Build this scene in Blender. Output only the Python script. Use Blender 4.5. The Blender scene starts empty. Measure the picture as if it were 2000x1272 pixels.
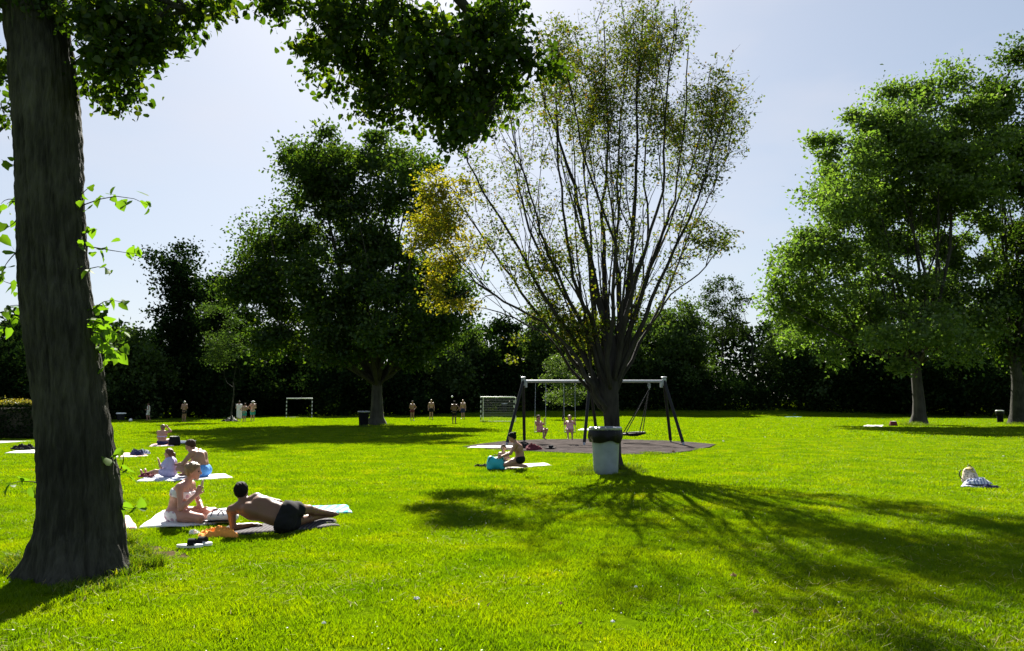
import bpy, math, random
import numpy as np
from mathutils import Vector, Matrix

SC = bpy.context.scene
COL = SC.collection
R = math.radians

# ------------------------------------------------------------------ camera
CAM_H = 1.6
FPX = 1455.0                      # focal length in photograph pixels (2000 wide)
PITCH = math.atan(151.0 / FPX)
cam_data = bpy.data.cameras.new("camera")
cam_data.sensor_width = 36.0
cam_data.lens = 36.0 * FPX / 2000.0
cam_data.clip_start = 0.05
cam_data.clip_end = 6000.0
cam = bpy.data.objects.new("camera", cam_data)
COL.objects.link(cam)
cam.location = (0, 0, CAM_H)
cam.rotation_euler = (R(90) + PITCH, 0, 0)
SC.camera = cam

# ------------------------------------------------------------------ light
SKY_G, SKY_T = 0.50, (1.49, 1.565, 1.68, 1)
SUN_EL, SUN_AZ = R(40.0), R(-8.4)          # azimuth measured from +Y, negative = left
world = bpy.data.worlds.new("World")
SC.world = world
world.use_nodes = True
wn = world.node_tree
bg = wn.nodes["Background"]
sky = wn.nodes.new("ShaderNodeTexSky")
sky.sky_type = 'NISHITA'
sky.sun_disc = False
sky.sun_elevation = SUN_EL
sky.sun_rotation = SUN_AZ
sky.air_density = 1.0
sky.dust_density = 1.0
sky.ozone_density = 1.5
# gamma on the sky colour: it evens out the glow round the sun
hz = wn.nodes.new("ShaderNodeGamma")
hz.inputs[1].default_value = SKY_G
wn.links.new(sky.outputs[0], hz.inputs[0])
wm = wn.nodes.new("ShaderNodeMix"); wm.data_type = 'RGBA'; wm.blend_type = 'MULTIPLY'; wm.inputs[0].default_value = 1.0
wm.inputs[7].default_value = SKY_T
wn.links.new(hz.outputs[0], wm.inputs[6])
# faint high cloud
wtc = wn.nodes.new("ShaderNodeTexCoord")
wmp = wn.nodes.new("ShaderNodeMapping"); wmp.inputs['Scale'].default_value = (1.6, 1.6, 5.0)
wno = wn.nodes.new("ShaderNodeTexNoise"); wno.inputs['Scale'].default_value = 1.5; wno.inputs['Detail'].default_value = 6.0
wrp = wn.nodes.new("ShaderNodeMapRange"); wrp.inputs[1].default_value = 0.50; wrp.inputs[2].default_value = 0.85; wrp.inputs[4].default_value = 0.55
wcm = wn.nodes.new("ShaderNodeMix"); wcm.data_type = 'RGBA'; wcm.inputs[7].default_value = (4.6, 4.5, 4.75, 1)
wn.links.new(wtc.outputs['Generated'], wmp.inputs[0]); wn.links.new(wmp.outputs[0], wno.inputs['Vector'])
wn.links.new(wno.outputs[0], wrp.inputs[0]); wn.links.new(wrp.outputs[0], wcm.inputs[0])
wn.links.new(wm.outputs[2], wcm.inputs[6])
wn.links.new(wcm.outputs[2], bg.inputs[0])
bg.inputs[1].default_value = 0.05
sun_data = bpy.data.lights.new("sun", 'SUN')
sun_data.energy = 5.0
sun_data.angle = R(0.5)
sun_data.color = (1.0, 0.95, 0.86)
sun = bpy.data.objects.new("sun", sun_data)
COL.objects.link(sun)
S_DIR = Vector((math.sin(SUN_AZ) * math.cos(SUN_EL), math.cos(SUN_AZ) * math.cos(SUN_EL), math.sin(SUN_EL)))
sun.rotation_euler = S_DIR.to_track_quat('Z', 'Y').to_euler()
sun.location = (0, 0, 60)
SC.view_settings.view_transform = 'Standard'
SC.view_settings.look = 'None'
SC.view_settings.gamma = 1.0
SC.view_settings.use_curve_mapping = False
SC.view_settings.exposure = 1.9
SC.cycles.max_bounces = 6
SC.cycles.diffuse_bounces = 3
SC.cycles.glossy_bounces = 2
SC.cycles.transmission_bounces = 4
SC.cycles.use_denoising = True

# ------------------------------------------------------------------ placing helpers
_F = np.array([0, math.cos(PITCH), math.sin(PITCH)])
_U = np.array([0, -math.sin(PITCH), math.cos(PITCH)])
_X = np.array([1.0, 0, 0])
_C = np.array([0, 0, CAM_H])


def ray(px, py):
    return _F + _X * (px - 1000.0) / FPX + _U * (636.0 - py) / FPX


def gp(px, py, z=0.0):                      # point of the ground seen at a pixel of the photograph
    d = ray(px, py)
    return _C + d * ((z - CAM_H) / d[2])


def at(px, py, Y):                          # point at distance Y
    d = ray(px, py)
    return _C + d * (Y / d[1])


def smooth01(t):
    t = np.clip(t, 0, 1)
    return t * t * (3 - 2 * t)


def ground_z(x, y):                         # flat meadow, a low grass bank behind it
    side = smooth01((np.asarray(x, float) + 22) / 30.0)
    return side * 2.0 * smooth01((np.asarray(y, float) - 84) / 22.0)


# ------------------------------------------------------------------ object helpers
def link(o, parent=None):
    COL.objects.link(o)
    if parent is not None:
        o.parent = parent
    return o


def tag(o, label=None, cat=None, group=None, kind=None):
    if label: o['label'] = label
    if cat: o['category'] = cat
    if group: o['group'] = group
    if kind: o['kind'] = kind
    return o


def thing(name, label, cat, loc=(0, 0, 0), rz=0.0, group=None):
    o = bpy.data.objects.new(name, None)
    o.empty_display_size = 0.2
    link(o)
    o.location = tuple(float(v) for v in loc)
    o.rotation_euler = (0, 0, rz)
    return tag(o, label, cat, group)


def np_mesh(name, V, Fc, mat=None, smooth=False):
    V = np.ascontiguousarray(V, dtype=np.float32)
    Fc = np.ascontiguousarray(Fc, dtype=np.int32)
    k = Fc.shape[1]
    me = bpy.data.meshes.new(name)
    me.vertices.add(len(V))
    me.vertices.foreach_set('co', V.ravel())
    me.loops.add(Fc.size)
    me.loops.foreach_set('vertex_index', Fc.ravel())
    me.polygons.add(len(Fc))
    me.polygons.foreach_set('loop_start', np.arange(len(Fc), dtype=np.int32) * k)
    if smooth:
        me.polygons.foreach_set('use_smooth', np.ones(len(Fc), dtype=bool))
    me.update(calc_edges=True)
    if mat: me.materials.append(mat)
    return me


def mesh_obj(name, me, parent=None, loc=None):
    o = bpy.data.objects.new(name, me)
    link(o, parent)
    if loc is not None: o.location = tuple(float(v) for v in loc)
    return o


class MB:
    """collects quads and triangles for ONE mesh"""
    def __init__(self):
        self.v, self.f = [], []

    def add(self, verts, faces):
        n = len(self.v)
        self.v += [tuple(float(c) for c in p) for p in verts]
        self.f += [tuple(n + i for i in f) for f in faces]

    def box(self, c, size, rz=0.0, bev=0.0, M=None):
        sx, sy, sz = [s / 2.0 for s in size]
        b = min(bev, sx * .9, sy * .9, sz * .9)
        if b <= 0:
            P = [(x, y, z) for z in (-sz, sz) for (x, y) in ((-sx, -sy), (sx, -sy), (sx, sy), (-sx, sy))]
            Fs = [(3, 2, 1, 0), (4, 5, 6, 7), (0, 1, 5, 4), (1, 2, 6, 5), (2, 3, 7, 6), (3, 0, 4, 7)]
        else:
            P, Fs = [], []
            def ring(hx, hy, z):
                k = len(P)
                bb = min(b, hx * .9, hy * .9)
                P.extend([(-hx + bb, -hy, z), (hx - bb, -hy, z), (hx, -hy + bb, z), (hx, hy - bb, z),
                          (hx - bb, hy, z), (-hx + bb, hy, z), (-hx, hy - bb, z), (-hx, -hy + bb, z)])
                return k
            rs = [ring(sx - b, sy - b, -sz), ring(sx, sy, -sz + b), ring(sx, sy, sz - b), ring(sx - b, sy - b, sz)]
            for a, c2 in zip(rs[:-1], rs[1:]):
                for i in range(8):
                    j = (i + 1) % 8
                    Fs.append((a + i, a + j, c2 + j, c2 + i))
            Fs.append(tuple(rs[0] + i for i in range(7, -1, -1)))
            Fs.append(tuple(rs[3] + i for i in range(8)))
        cz, sn = math.cos(rz), math.sin(rz)
        Q = []
        for (x, y, z) in P:
            q = (x * cz - y * sn, x * sn + y * cz, z)
            if M is not None:
                q = tuple(M @ Vector(q))
            Q.append((c[0] + q[0], c[1] + q[1], c[2] + q[2]))
        self.add(Q, Fs)

    def tube(self, pts, rad, sides=8, cap=True):
        pts = [np.asarray(p, float) for p in pts]
        n = len(pts)
        if not hasattr(rad, '__len__'): rad = [rad] * n
        T = []
        for i in range(n):
            t = pts[min(i + 1, n - 1)] - pts[max(i - 1, 0)]
            T.append(t / (np.linalg.norm(t) + 1e-9))
        a = np.array([0, 0, 1.0]) if abs(T[0][2]) < .9 else np.array([1.0, 0, 0])
        u = np.cross(T[0], a); u /= np.linalg.norm(u)
        V = []
        for i in range(n):
            u = u - T[i] * np.dot(u, T[i]); u /= (np.linalg.norm(u) + 1e-9)
            w = np.cross(T[i], u)
            for k in range(sides):
                an = 2 * math.pi * k / sides
                V.append(pts[i] + rad[i] * (math.cos(an) * u + math.sin(an) * w))
        Fs = []
        for i in range(n - 1):
            for k in range(sides):
                k2 = (k + 1) % sides
                Fs.append((i * sides + k, i * sides + k2, (i + 1) * sides + k2, (i + 1) * sides + k))
        if cap:
            Fs.append(tuple(range(sides - 1, -1, -1)))
            Fs.append(tuple((n - 1) * sides + k for k in range(sides)))
        self.add(V, Fs)

    def lathe(self, prof, c=(0, 0, 0), seg=32, wob=None, cap=True):
        V, Fs = [], []
        for j, (r, z) in enumerate(prof):
            for k in range(seg):
                an = 2 * math.pi * k / seg
                rr = r + (wob(an, j, z) if wob else 0)
                V.append((c[0] + rr * math.cos(an), c[1] + rr * math.sin(an), c[2] + z))
        for j in range(len(prof) - 1):
            for k in range(seg):
                k2 = (k + 1) % seg
                Fs.append((j * seg + k, j * seg + k2, (j + 1) * seg + k2, (j + 1) * seg + k))
        if cap:
            Fs.append(tuple(range(seg - 1, -1, -1)))
            Fs.append(tuple((len(prof) - 1) * seg + k for k in range(seg)))
        self.add(V, Fs)

    def build(self, name, mat, parent=None, smooth=True, loc=None):
        me = bpy.data.meshes.new(name)
        me.from_pydata(self.v, [], self.f)
        if smooth:
            me.polygons.foreach_set('use_smooth', np.ones(len(me.polygons), dtype=bool))
        me.update()
        if mat: me.materials.append(mat)
        if smooth and len(me.polygons) < 60000:
            try: me.set_sharp_from_angle(angle=R(42))
            except Exception: pass
        return mesh_obj(name, me, parent, loc)


# ------------------------------------------------------------------ materials
def new_mat(name):
    m = bpy.data.materials.new(name)
    m.use_nodes = True
    m.node_tree.nodes.clear()
    out = m.node_tree.nodes.new("ShaderNodeOutputMaterial")
    return m, m.node_tree, out


def nd(nt, t, **kw):
    n = nt.nodes.new(t)
    for k, v in kw.items():
        if hasattr(n, k): setattr(n, k, v)
        else: n.inputs[k].default_value = v
    return n


def ramp(nt, fac, stops):
    r = nt.nodes.new("ShaderNodeValToRGB")
    e = r.color_ramp.elements
    while len(e) < len(stops): e.new(0.5)
    for el, (p, c) in zip(e, stops):
        el.position = p; el.color = (*c, 1)
    nt.links.new(fac, r.inputs[0])
    return r.outputs[0]


def simple(name, col, rough=0.6, metal=0.0, vary=0.12, scale=8.0, bump=0.0, bscale=40.0, spec=0.4):
    m, nt, out = new_mat(name)
    b = nd(nt, "ShaderNodeBsdfPrincipled", Roughness=rough, Metallic=metal)
    b.inputs['Specular IOR Level'].default_value = spec
    tc = nd(nt, "ShaderNodeTexCoord")
    n = nd(nt, "ShaderNodeTexNoise", Scale=scale, Detail=4.0)
    nt.links.new(tc.outputs['Object'], n.inputs['Vector'])
    lo = tuple(c * (1 - vary) for c in col); hi = tuple(min(1, c * (1 + vary)) for c in col)
    nt.links.new(ramp(nt, n.outputs[0], [(.3, lo), (.7, hi)]), b.inputs['Base Color'])
    if bump:
        n2 = nd(nt, "ShaderNodeTexNoise", Scale=bscale, Detail=3.0)
        nt.links.new(tc.outputs['Object'], n2.inputs['Vector'])
        bp = nd(nt, "ShaderNodeBump", Strength=bump, Distance=0.02)
        nt.links.new(n2.outputs[0], bp.inputs['Height'])
        nt.links.new(bp.outputs[0], b.inputs['Normal'])
    nt.links.new(b.outputs[0], out.inputs[0])
    return m


def leaf_mat(name, stops, trans=0.45, tint=(1.1, 1.15, 0.5), gloss=0.06, grough=0.45, noise=None):
    """diffuse + translucent leaf; colour differs from leaf to leaf"""
    m, nt, out = new_mat(name)
    geo = nd(nt, "ShaderNodeNewGeometry")
    fac = geo.outputs['Random Per Island']
    if noise:
        n = nd(nt, "ShaderNodeTexNoise", Scale=noise, Detail=2.0)
        nt.links.new(geo.outputs['Position'], n.inputs['Vector'])
        mx = nd(nt, "ShaderNodeMath", operation='ADD')
        m1 = nd(nt, "ShaderNodeMath", operation='MULTIPLY'); m1.inputs[1].default_value = 0.45
        m2 = nd(nt, "ShaderNodeMath", operation='MULTIPLY_ADD'); m2.inputs[1].default_value = 1.6; m2.inputs[2].default_value = -0.55
        nt.links.new(fac, m1.inputs[0]); nt.links.new(n.outputs[0], m2.inputs[0])
        nt.links.new(m1.outputs[0], mx.inputs[0]); nt.links.new(m2.outputs[0], mx.inputs[1])
        mx.use_clamp = True
        fac = mx.outputs[0]
    c = ramp(nt, fac, stops)
    d = nd(nt, "ShaderNodeBsdfDiffuse"); nt.links.new(c, d.inputs[0])
    tm = nd(nt, "ShaderNodeMix", data_type='RGBA', blend_type='MULTIPLY')
    tm.inputs[0].default_value = 1.0
    nt.links.new(c, tm.inputs[6]); tm.inputs[7].default_value = (*tint, 1)
    t = nd(nt, "ShaderNodeBsdfTranslucent"); nt.links.new(tm.outputs[2], t.inputs[0])
    mix = nd(nt, "ShaderNodeMixShader"); mix.inputs[0].default_value = trans
    nt.links.new(d.outputs[0], mix.inputs[1]); nt.links.new(t.outputs[0], mix.inputs[2])
    last = mix.outputs[0]
    if gloss:
        g = nd(nt, "ShaderNodeBsdfGlossy", Roughness=grough)
        mg = nd(nt, "ShaderNodeMixShader"); mg.inputs[0].default_value = gloss
        nt.links.new(last, mg.inputs[1]); nt.links.new(g.outputs[0], mg.inputs[2])
        last = mg.outputs[0]
    nt.links.new(last, out.inputs[0])
    return m


def bark_mat(name, stops, sc=6.0, stretch=0.12, bump=0.6, dist=0.03):
    m, nt, out = new_mat(name)
    tc = nd(nt, "ShaderNodeTexCoord")
    mp = nd(nt, "ShaderNodeMapping"); mp.inputs['Scale'].default_value = (1, 1, stretch)
    nt.links.new(tc.outputs['Object'], mp.inputs[0])
    n = nd(nt, "ShaderNodeTexNoise", Scale=sc, Detail=8.0, Roughness=0.65)
    nt.links.new(mp.outputs[0], n.inputs['Vector'])
    n2 = nd(nt, "ShaderNodeTexNoise", Scale=1.3, Detail=3.0)
    nt.links.new(tc.outputs['Object'], n2.inputs['Vector'])
    ad = nd(nt, "ShaderNodeMath", operation='MULTIPLY_ADD'); ad.inputs[1].default_value = 0.5
    nt.links.new(n2.outputs[0], ad.inputs[0]); 
    hf = nd(nt, "ShaderNodeMath", operation='MULTIPLY'); hf.inputs[1].default_value = 0.6
    nt.links.new(n.outputs[0], hf.inputs[0]); nt.links.new(hf.outputs[0], ad.inputs[2])
    b = nd(nt, "ShaderNodeBsdfPrincipled", Roughness=0.9)
    b.inputs['Specular IOR Level'].default_value = 0.15
    nt.links.new(ramp(nt, ad.outputs[0], stops), b.inputs['Base Color'])
    bp = nd(nt, "ShaderNodeBump", Strength=bump, Distance=dist)
    nt.links.new(n.outputs[0], bp.inputs['Height']); nt.links.new(bp.outputs[0], b.inputs['Normal'])
    nt.links.new(b.outputs[0], out.inputs[0])
    return m


def cloth_mat(name, col, col2=None, stripe=0.0, rough=0.9, trans=0.0, axis=0, chk=False):
    m, nt, out = new_mat(name)
    tc = nd(nt, "ShaderNodeTexCoord")
    b = nd(nt, "ShaderNodeBsdfPrincipled", Roughness=rough)
    b.inputs['Specular IOR Level'].default_value = 0.15
    n = nd(nt, "ShaderNodeTexNoise", Scale=30.0, Detail=4.0)
    nt.links.new(tc.outputs['Object'], n.inputs['Vector'])
    c = ramp(nt, n.outputs[0], [(.3, tuple(x * .88 for x in col)), (.7, tuple(min(1, x * 1.06) for x in col))])
    if col2:
        if chk:
            w = nd(nt, "ShaderNodeTexVoronoi", Scale=stripe)
            nt.links.new(tc.outputs['Object'], w.inputs['Vector'])
            f = ramp(nt, w.outputs[0], [(.32, (1, 1, 1)), (.36, (0, 0, 0))])
        else:
            w = nd(nt, "ShaderNodeTexWave", Scale=stripe, Distortion=0.3)
            w.bands_direction = 'XYZ'[axis]
            nt.links.new(tc.outputs['Object'], w.inputs['Vector'])
            f = ramp(nt, w.outputs[0], [(.55, (0, 0, 0)), (.62, (1, 1, 1))])
        mx = nd(nt, "ShaderNodeMix", data_type='RGBA')
        nt.links.new(f, mx.inputs[0]); nt.links.new(c, mx.inputs[6]); mx.inputs[7].default_value = (*col2, 1)
        c = mx.outputs[2]
    nt.links.new(c, b.inputs['Base Color'])
    bp = nd(nt, "ShaderNodeBump", Strength=0.3, Distance=0.004)
    n2 = nd(nt, "ShaderNodeTexNoise", Scale=180.0)
    nt.links.new(tc.outputs['Object'], n2.inputs['Vector']); nt.links.new(n2.outputs[0], bp.inputs['Height'])
    nt.links.new(bp.outputs[0], b.inputs['Normal'])
    nt.links.new(b.outputs[0], out.inputs[0])
    return m


M = {}
M['bark_dark'] = bark_mat('bark_dark', [(.30, (.006, .006, .005)), (.5, (.028, .028, .021)), (.72, (.075, .073, .056))], sc=24.0, stretch=.13, bump=1.0, dist=.05)
M['bark_grey'] = bark_mat('bark_grey', [(.35, (.017, .016, .014)), (.65, (.062, .058, .048))], sc=5, stretch=.15)
M['bark_twig'] = bark_mat('bark_twig', [(.35, (.010, .008, .009)), (.65, (.036, .031, .031))], sc=14, stretch=.2, bump=.4)
M['bark_limb'] = bark_mat('bark_limb', [(.35, (.012, .011, .010)), (.65, (.045, .042, .036))], sc=7, stretch=.2, bump=.4)
G1, G2, G3 = (.035, .062, .012), (.055, .095, .018), (.085, .13, .02)
M['leaf_fore'] = leaf_mat('leaf_fore', [(0, (.016, .034, .006)), (.7, (.028, .055, .008)), (1, (.07, .09, .012))], trans=.44, tint=(2.0, 2.1, .35), gloss=.015)
M['leaf_shoot'] = leaf_mat('leaf_shoot', [(0, (.05, .11, .015)), (1, (.11, .18, .02))], trans=.5, tint=(1.7, 1.9, .35), gloss=.012)
M['leaf_dark'] = leaf_mat('leaf_dark', [(0, (.014, .030, .010)), (.7, (.026, .050, .012)), (1, (.06, .085, .016))], trans=.42, tint=(2.3, 2.4, .5), gloss=.012)
M['leaf_right'] = leaf_mat('leaf_right', [(0, (.052, .085, .022)), (.7, (.080, .122, .028)), (1, (.125, .16, .036))], trans=.46, tint=(1.6, 1.9, .6), gloss=.02)
M['leaf_zelk'] = leaf_mat('leaf_zelk', [(0, (.030, .052, .010)), (.6, (.060, .072, .012)), (.92, (.10, .09, .016)), (1, (.11, .055, .018))], trans=.5, tint=(1.7, 1.9, .45), gloss=.02)
M['leaf_yellow'] = leaf_mat('leaf_yellow', [(0, (.08, .10, .013)), (.6, (.15, .15, .018)), (1, (.20, .155, .02))], trans=.52, tint=(1.7, 1.65, .38), gloss=.02)
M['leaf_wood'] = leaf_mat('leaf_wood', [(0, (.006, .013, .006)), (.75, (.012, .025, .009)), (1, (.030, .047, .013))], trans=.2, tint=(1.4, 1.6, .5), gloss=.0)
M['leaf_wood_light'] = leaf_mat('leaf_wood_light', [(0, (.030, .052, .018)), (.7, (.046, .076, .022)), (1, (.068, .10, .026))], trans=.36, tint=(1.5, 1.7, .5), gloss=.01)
M['leaf_bush'] = leaf_mat('leaf_bush', [(0, (.030, .055, .016)), (1, (.075, .11, .036))], trans=.42, tint=(1.8, 1.9, .6), gloss=.03)
M['leaf_hedge_top'] = leaf_mat('leaf_hedge_top', [(0, (.06, .085, .015)), (1, (.17, .145, .02))], trans=.45, tint=(1.6, 1.4, .4))
M['grass'] = leaf_mat('grass', [(0, (.046, .102, .0015)), (.5, (.086, .150, .0015)), (.93, (.135, .182, .002)), (1, (.24, .22, .05))], trans=.55, tint=(2.0, 1.86, .07), gloss=.010, grough=.4, noise=1.1)
M['grass_long'] = leaf_mat('grass_long', [(0, (.04, .09, .004)), (.75, (.08, .13, .006)), (1, (.14, .15, .03))], trans=.5, tint=(1.7, 1.6, .2), gloss=.02)
M['straw_blade'] = leaf_mat('straw_blade', [(0, (.20, .17, .06)), (.7, (.34, .30, .13)), (1, (.45, .42, .25))], trans=.3, tint=(1.1, 1.05, .7), gloss=.0)

# ------------------------------------------------------------------ foliage
def nrm(a):
    return a / (np.linalg.norm(a, axis=-1, keepdims=True) + 1e-9)


LEAF_DIAMOND = (np.array([[0, 0, 0], [.34, .42, .07], [0, 1, -.06], [-.34, .42, .07]]), np.array([[0, 1, 2], [0, 2, 3]]))
LEAF_HEART = (np.array([[0, 0, 0], [.26, -.06, .05], [.45, .22, .09], [.30, .65, .04], [0, 1.05, -.12],
                        [-.30, .65, .04], [-.45, .22, .09], [-.26, -.06, .05], [0, .45, -.02]]),
              np.array([[0, 1, 8], [1, 2, 8], [2, 3, 8], [3, 4, 8], [4, 5, 8], [5, 6, 8], [6, 7, 8], [7, 0, 8]]))


def leaf_frames(n, rng, up=0.6, droop=0.0):
    nn = rng.normal(size=(n, 3)); nn = nrm(nn); nn[:, 2] += up; nn = nrm(nn)
    t = rng.normal(size=(n, 3)); t[:, 2] -= droop
    t = nrm(t - nn * np.sum(t * nn, 1, keepdims=True))
    return np.cross(t, nn), t, nn


def leaf_mesh(name, P, S, rng, mat, shape=LEAF_DIAMOND, up=0.6, droop=0.0):
    tv, tf = shape
    n = len(P)
    x, y, z = leaf_frames(n, rng, up, droop)
    S = np.asarray(S)[:, None, None]
    V = P[:, None, :] + S * (tv[None, :, 0:1] * x[:, None, :] + tv[None, :, 1:2] * y[:, None, :] + tv[None, :, 2:3] * z[:, None, :])
    Fc = tf[None] + (np.arange(n) * len(tv))[:, None, None]
    return np_mesh(name, V.reshape(-1, 3), Fc.reshape(-1, 3), mat)


def bent(p0, p1, n, rng, wob=0.06, sag=0.0):
    """polyline from p0 to p1 with a natural wobble"""
    p0, p1 = np.asarray(p0, float), np.asarray(p1, float)
    L = np.linalg.norm(p1 - p0)
    out = []
    o = rng.normal(size=3) * L * wob
    o2 = rng.normal(size=3) * L * wob * .5
    for i in range(n):
        t = i / (n - 1)
        p = p0 + (p1 - p0) * t + o * math.sin(math.pi * t) + o2 * math.sin(2 * math.pi * t)
        p[2] -= sag * L * math.sin(math.pi * t)
        out.append(p)
    return out


def crown_tree(name, label, base, lobes, fork, trunk_r, n_leaf, leaf_size, mat_leaf, mat_bark, seed,
               clump=0.9, n_clump=None, group=None, cat='tree', limbs=True, flat=0.7, shell=0.45, up=0.5, sides=7, lean=(0, 0), jit=0.0):
    """a tree: tapered trunk with limbs running into every lobe; leaves in clumps spread through the lobes.
    lobes: (centre xyz, radii xyz) in world metres"""
    rng = np.random.default_rng(seed)
    base = np.asarray(base, float)
    root = thing(name, label, cat, base, group=group)
    C = np.array([l[0] for l in lobes], float) - base
    Rr = np.array([l[1] for l in lobes], float)
    vol = Rr[:, 0] * Rr[:, 2] + .3 * Rr[:, 1] * Rr[:, 0]
    if n_clump is None: n_clump = int(max(30, vol.sum() * 1.6 / clump ** 2))
    li = rng.choice(len(lobes), n_clump, p=vol / vol.sum())
    d = nrm(rng.normal(size=(n_clump, 3)))
    rad = shell + (1 - shell) * rng.random(n_clump) ** .6
    cc = C[li] + d * Rr[li] * rad[:, None] + rng.normal(size=(n_clump, 3)) * np.array([.5, .5, .8]) * jit
    k = rng.choice(n_clump, n_leaf, p=None)
    cs = clump * (0.5 + .8 * rng.random(n_clump))
    off = rng.normal(size=(n_leaf, 3)) * np.array([1, 1, flat]) * .58
    P = cc[k] + off * cs[k][:, None]
    P = P[P[:, 2] > 0.15]
    S = leaf_size * (.65 + .7 * rng.random(len(P)))
    mesh_obj('crown', leaf_mesh('crown', P, S, rng, mat_leaf, up=up), root)
    tb = MB()
    f = np.array([lean[0], lean[1], fork])
    pts = bent((0, 0, 0), f, 7, rng, .015)
    pts[0] = np.array([0, 0, -.15])
    rs = [trunk_r * (1.75 if i == 0 else 1.0 + .35 * math.exp(-i * 1.3)) * (1 - .3 * i / 6) for i in range(7)]
    pts.insert(1, np.array([0, 0, .25])); rs.insert(1, trunk_r * 1.42)
    tb.tube(pts, rs, max(sides, 10))
    tb.build('trunk', mat_bark, root)
    tb = MB()
    if limbs:
        for j in range(len(lobes)):
            p0 = f * (.82 + .2 * rng.random())
            L = bent(p0, C[j] + np.array([0, 0, Rr[j][2] * .3]), 6, rng, .05, sag=.05)
            r0 = trunk_r * (.2 + .2 * rng.random())
            tb.tube(L, [r0 * (1 - .75 * i / 5) for i in range(6)], sides, cap=False)
            mem = np.where(li == j)[0]
            for m_ in mem[:max(6, len(mem) // 3)]:
                q0 = L[rng.integers(2, 6)]
                B = bent(q0, cc[m_], 4, rng, .08)
                tb.tube(B, [r0 * .25, r0 * .18, r0 * .1, r0 * .04], 4, cap=False)
        tb.build('limbs', M['bark_limb'], root)
    return root


def px_lobes(Y, lst, rng, dy=3.0, dz=1.0, y_off=0.0):
    """(px, py, rx_px, ry_px) at distance Y -> lobes"""
    out = []
    for l in lst:
        px, py, rx, ry = l[:4]
        yy = Y + (l[4] if len(l) > 4 else rng.uniform(-dy, dy)) + y_off
        m = yy / FPX * 1.01
        c = at(px, py, yy)
        out.append((c, (rx * m, (rx + ry) * .5 * m * dz, ry * m)))
    return out


# ------------------------------------------------------------------ bodies: one continuous surface from a blended distance field
def surface_nets(F, org, h):
    s = F < 0
    nx, ny, nz = F.shape
    c8 = [s[i:nx - 1 + i, j:ny - 1 + j, k:nz - 1 + k] for i in (0, 1) for j in (0, 1) for k in (0, 1)]
    cnt = sum(c.astype(np.int8) for c in c8)
    act = (cnt > 0) & (cnt < 8)
    idx = -np.ones(act.shape, np.int64)
    I = np.argwhere(act)
    idx[act] = np.arange(len(I))
    acc = np.zeros((len(I), 3)); num = np.zeros(len(I))
    corners = [(i, j, k) for i in (0, 1) for j in (0, 1) for k in (0, 1)]
    for a in range(8):
        for b in range(a + 1, 8):
            ca, cb = np.array(corners[a]), np.array(corners[b])
            if np.abs(ca - cb).sum() != 1: continue
            ia, ib = I + ca, I + cb
            fa = F[ia[:, 0], ia[:, 1], ia[:, 2]]; fb = F[ib[:, 0], ib[:, 1], ib[:, 2]]
            m = (fa < 0) != (fb < 0)
            t = np.where(m, fa / np.where(m, fa - fb, 1), 0)
            p = ia + (cb - ca) * t[:, None]
            acc[m] += p[m]; num[m] += 1
    V = acc / num[:, None] * h + org
    Q = []
    for ax in range(3):
        sh = [1 if i == ax else 0 for i in range(3)]
        A = s[:nx - sh[0], :ny - sh[1], :nz - sh[2]]; B = s[sh[0]:, sh[1]:, sh[2]:]
        E = np.argwhere(A != B)
        u, v = [i for i in range(3) if i != ax]
        E = E[(E[:, u] > 0) & (E[:, v] > 0) & (E[:, u] < F.shape[u] - 1) & (E[:, v] < F.shape[v] - 1)]
        ins = A[E[:, 0], E[:, 1], E[:, 2]]
        du = np.zeros(3, int); du[u] = 1
        dv = np.zeros(3, int); dv[v] = 1
        q = np.stack([idx[tuple((E - du - dv).T)], idx[tuple((E - dv).T)], idx[tuple(E.T)], idx[tuple((E - du).T)]], 1)
        flip = ins if ax != 1 else ~ins
        q[~flip] = q[~flip][:, ::-1]
        Q.append(q)
    Q = np.concatenate(Q)
    Q = Q[(Q >= 0).all(1)]
    return V, Q


def rc(p0, r0, p1, r1, k=.03, tag='body'):
    return dict(t='rc', p0=np.asarray(p0, float), p1=np.asarray(p1, float), r0=r0, r1=r1, k=k, tag=tag)


def cc(p0, r0, p1, r1, k=.02, tag='body'):          # flat-ended
    d = rc(p0, r0, p1, r1, k, tag); d['t'] = 'cc'
    return d


def el(c, r, ax=None, k=.03, tag='body'):
    return dict(t='el', c=np.asarray(c, float), r=np.asarray(r, float), ax=np.eye(3) if ax is None else np.asarray(ax, float), k=k, tag=tag)


def prim_box(p):
    if p['t'] == 'el':
        m = p['r'].max(); return p['c'] - m, p['c'] + m
    r = max(p['r0'], p['r1'])
    return np.minimum(p['p0'], p['p1']) - r, np.maximum(p['p0'], p['p1']) + r


def prim_val(p, X):
    if p['t'] == 'el':
        q = (X - p['c']) @ p['ax'].T
        k0 = np.linalg.norm(q / p['r'], axis=-1); k1 = np.linalg.norm(q / p['r'] ** 2, axis=-1)
        return k0 * (k0 - 1) / (k1 + 1e-9)
    d = p['p1'] - p['p0']; L2 = d @ d + 1e-12
    w = X - p['p0']
    t = np.clip((w @ d) / L2, 0, 1)
    v = np.linalg.norm(w - t[..., None] * d, axis=-1) - (p['r0'] + (p['r1'] - p['r0']) * t)
    if p['t'] == 'cc':
        L = math.sqrt(L2); s = (w @ d) / L
        v = np.maximum(v, np.maximum(s - L, -s))
    return v


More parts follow.
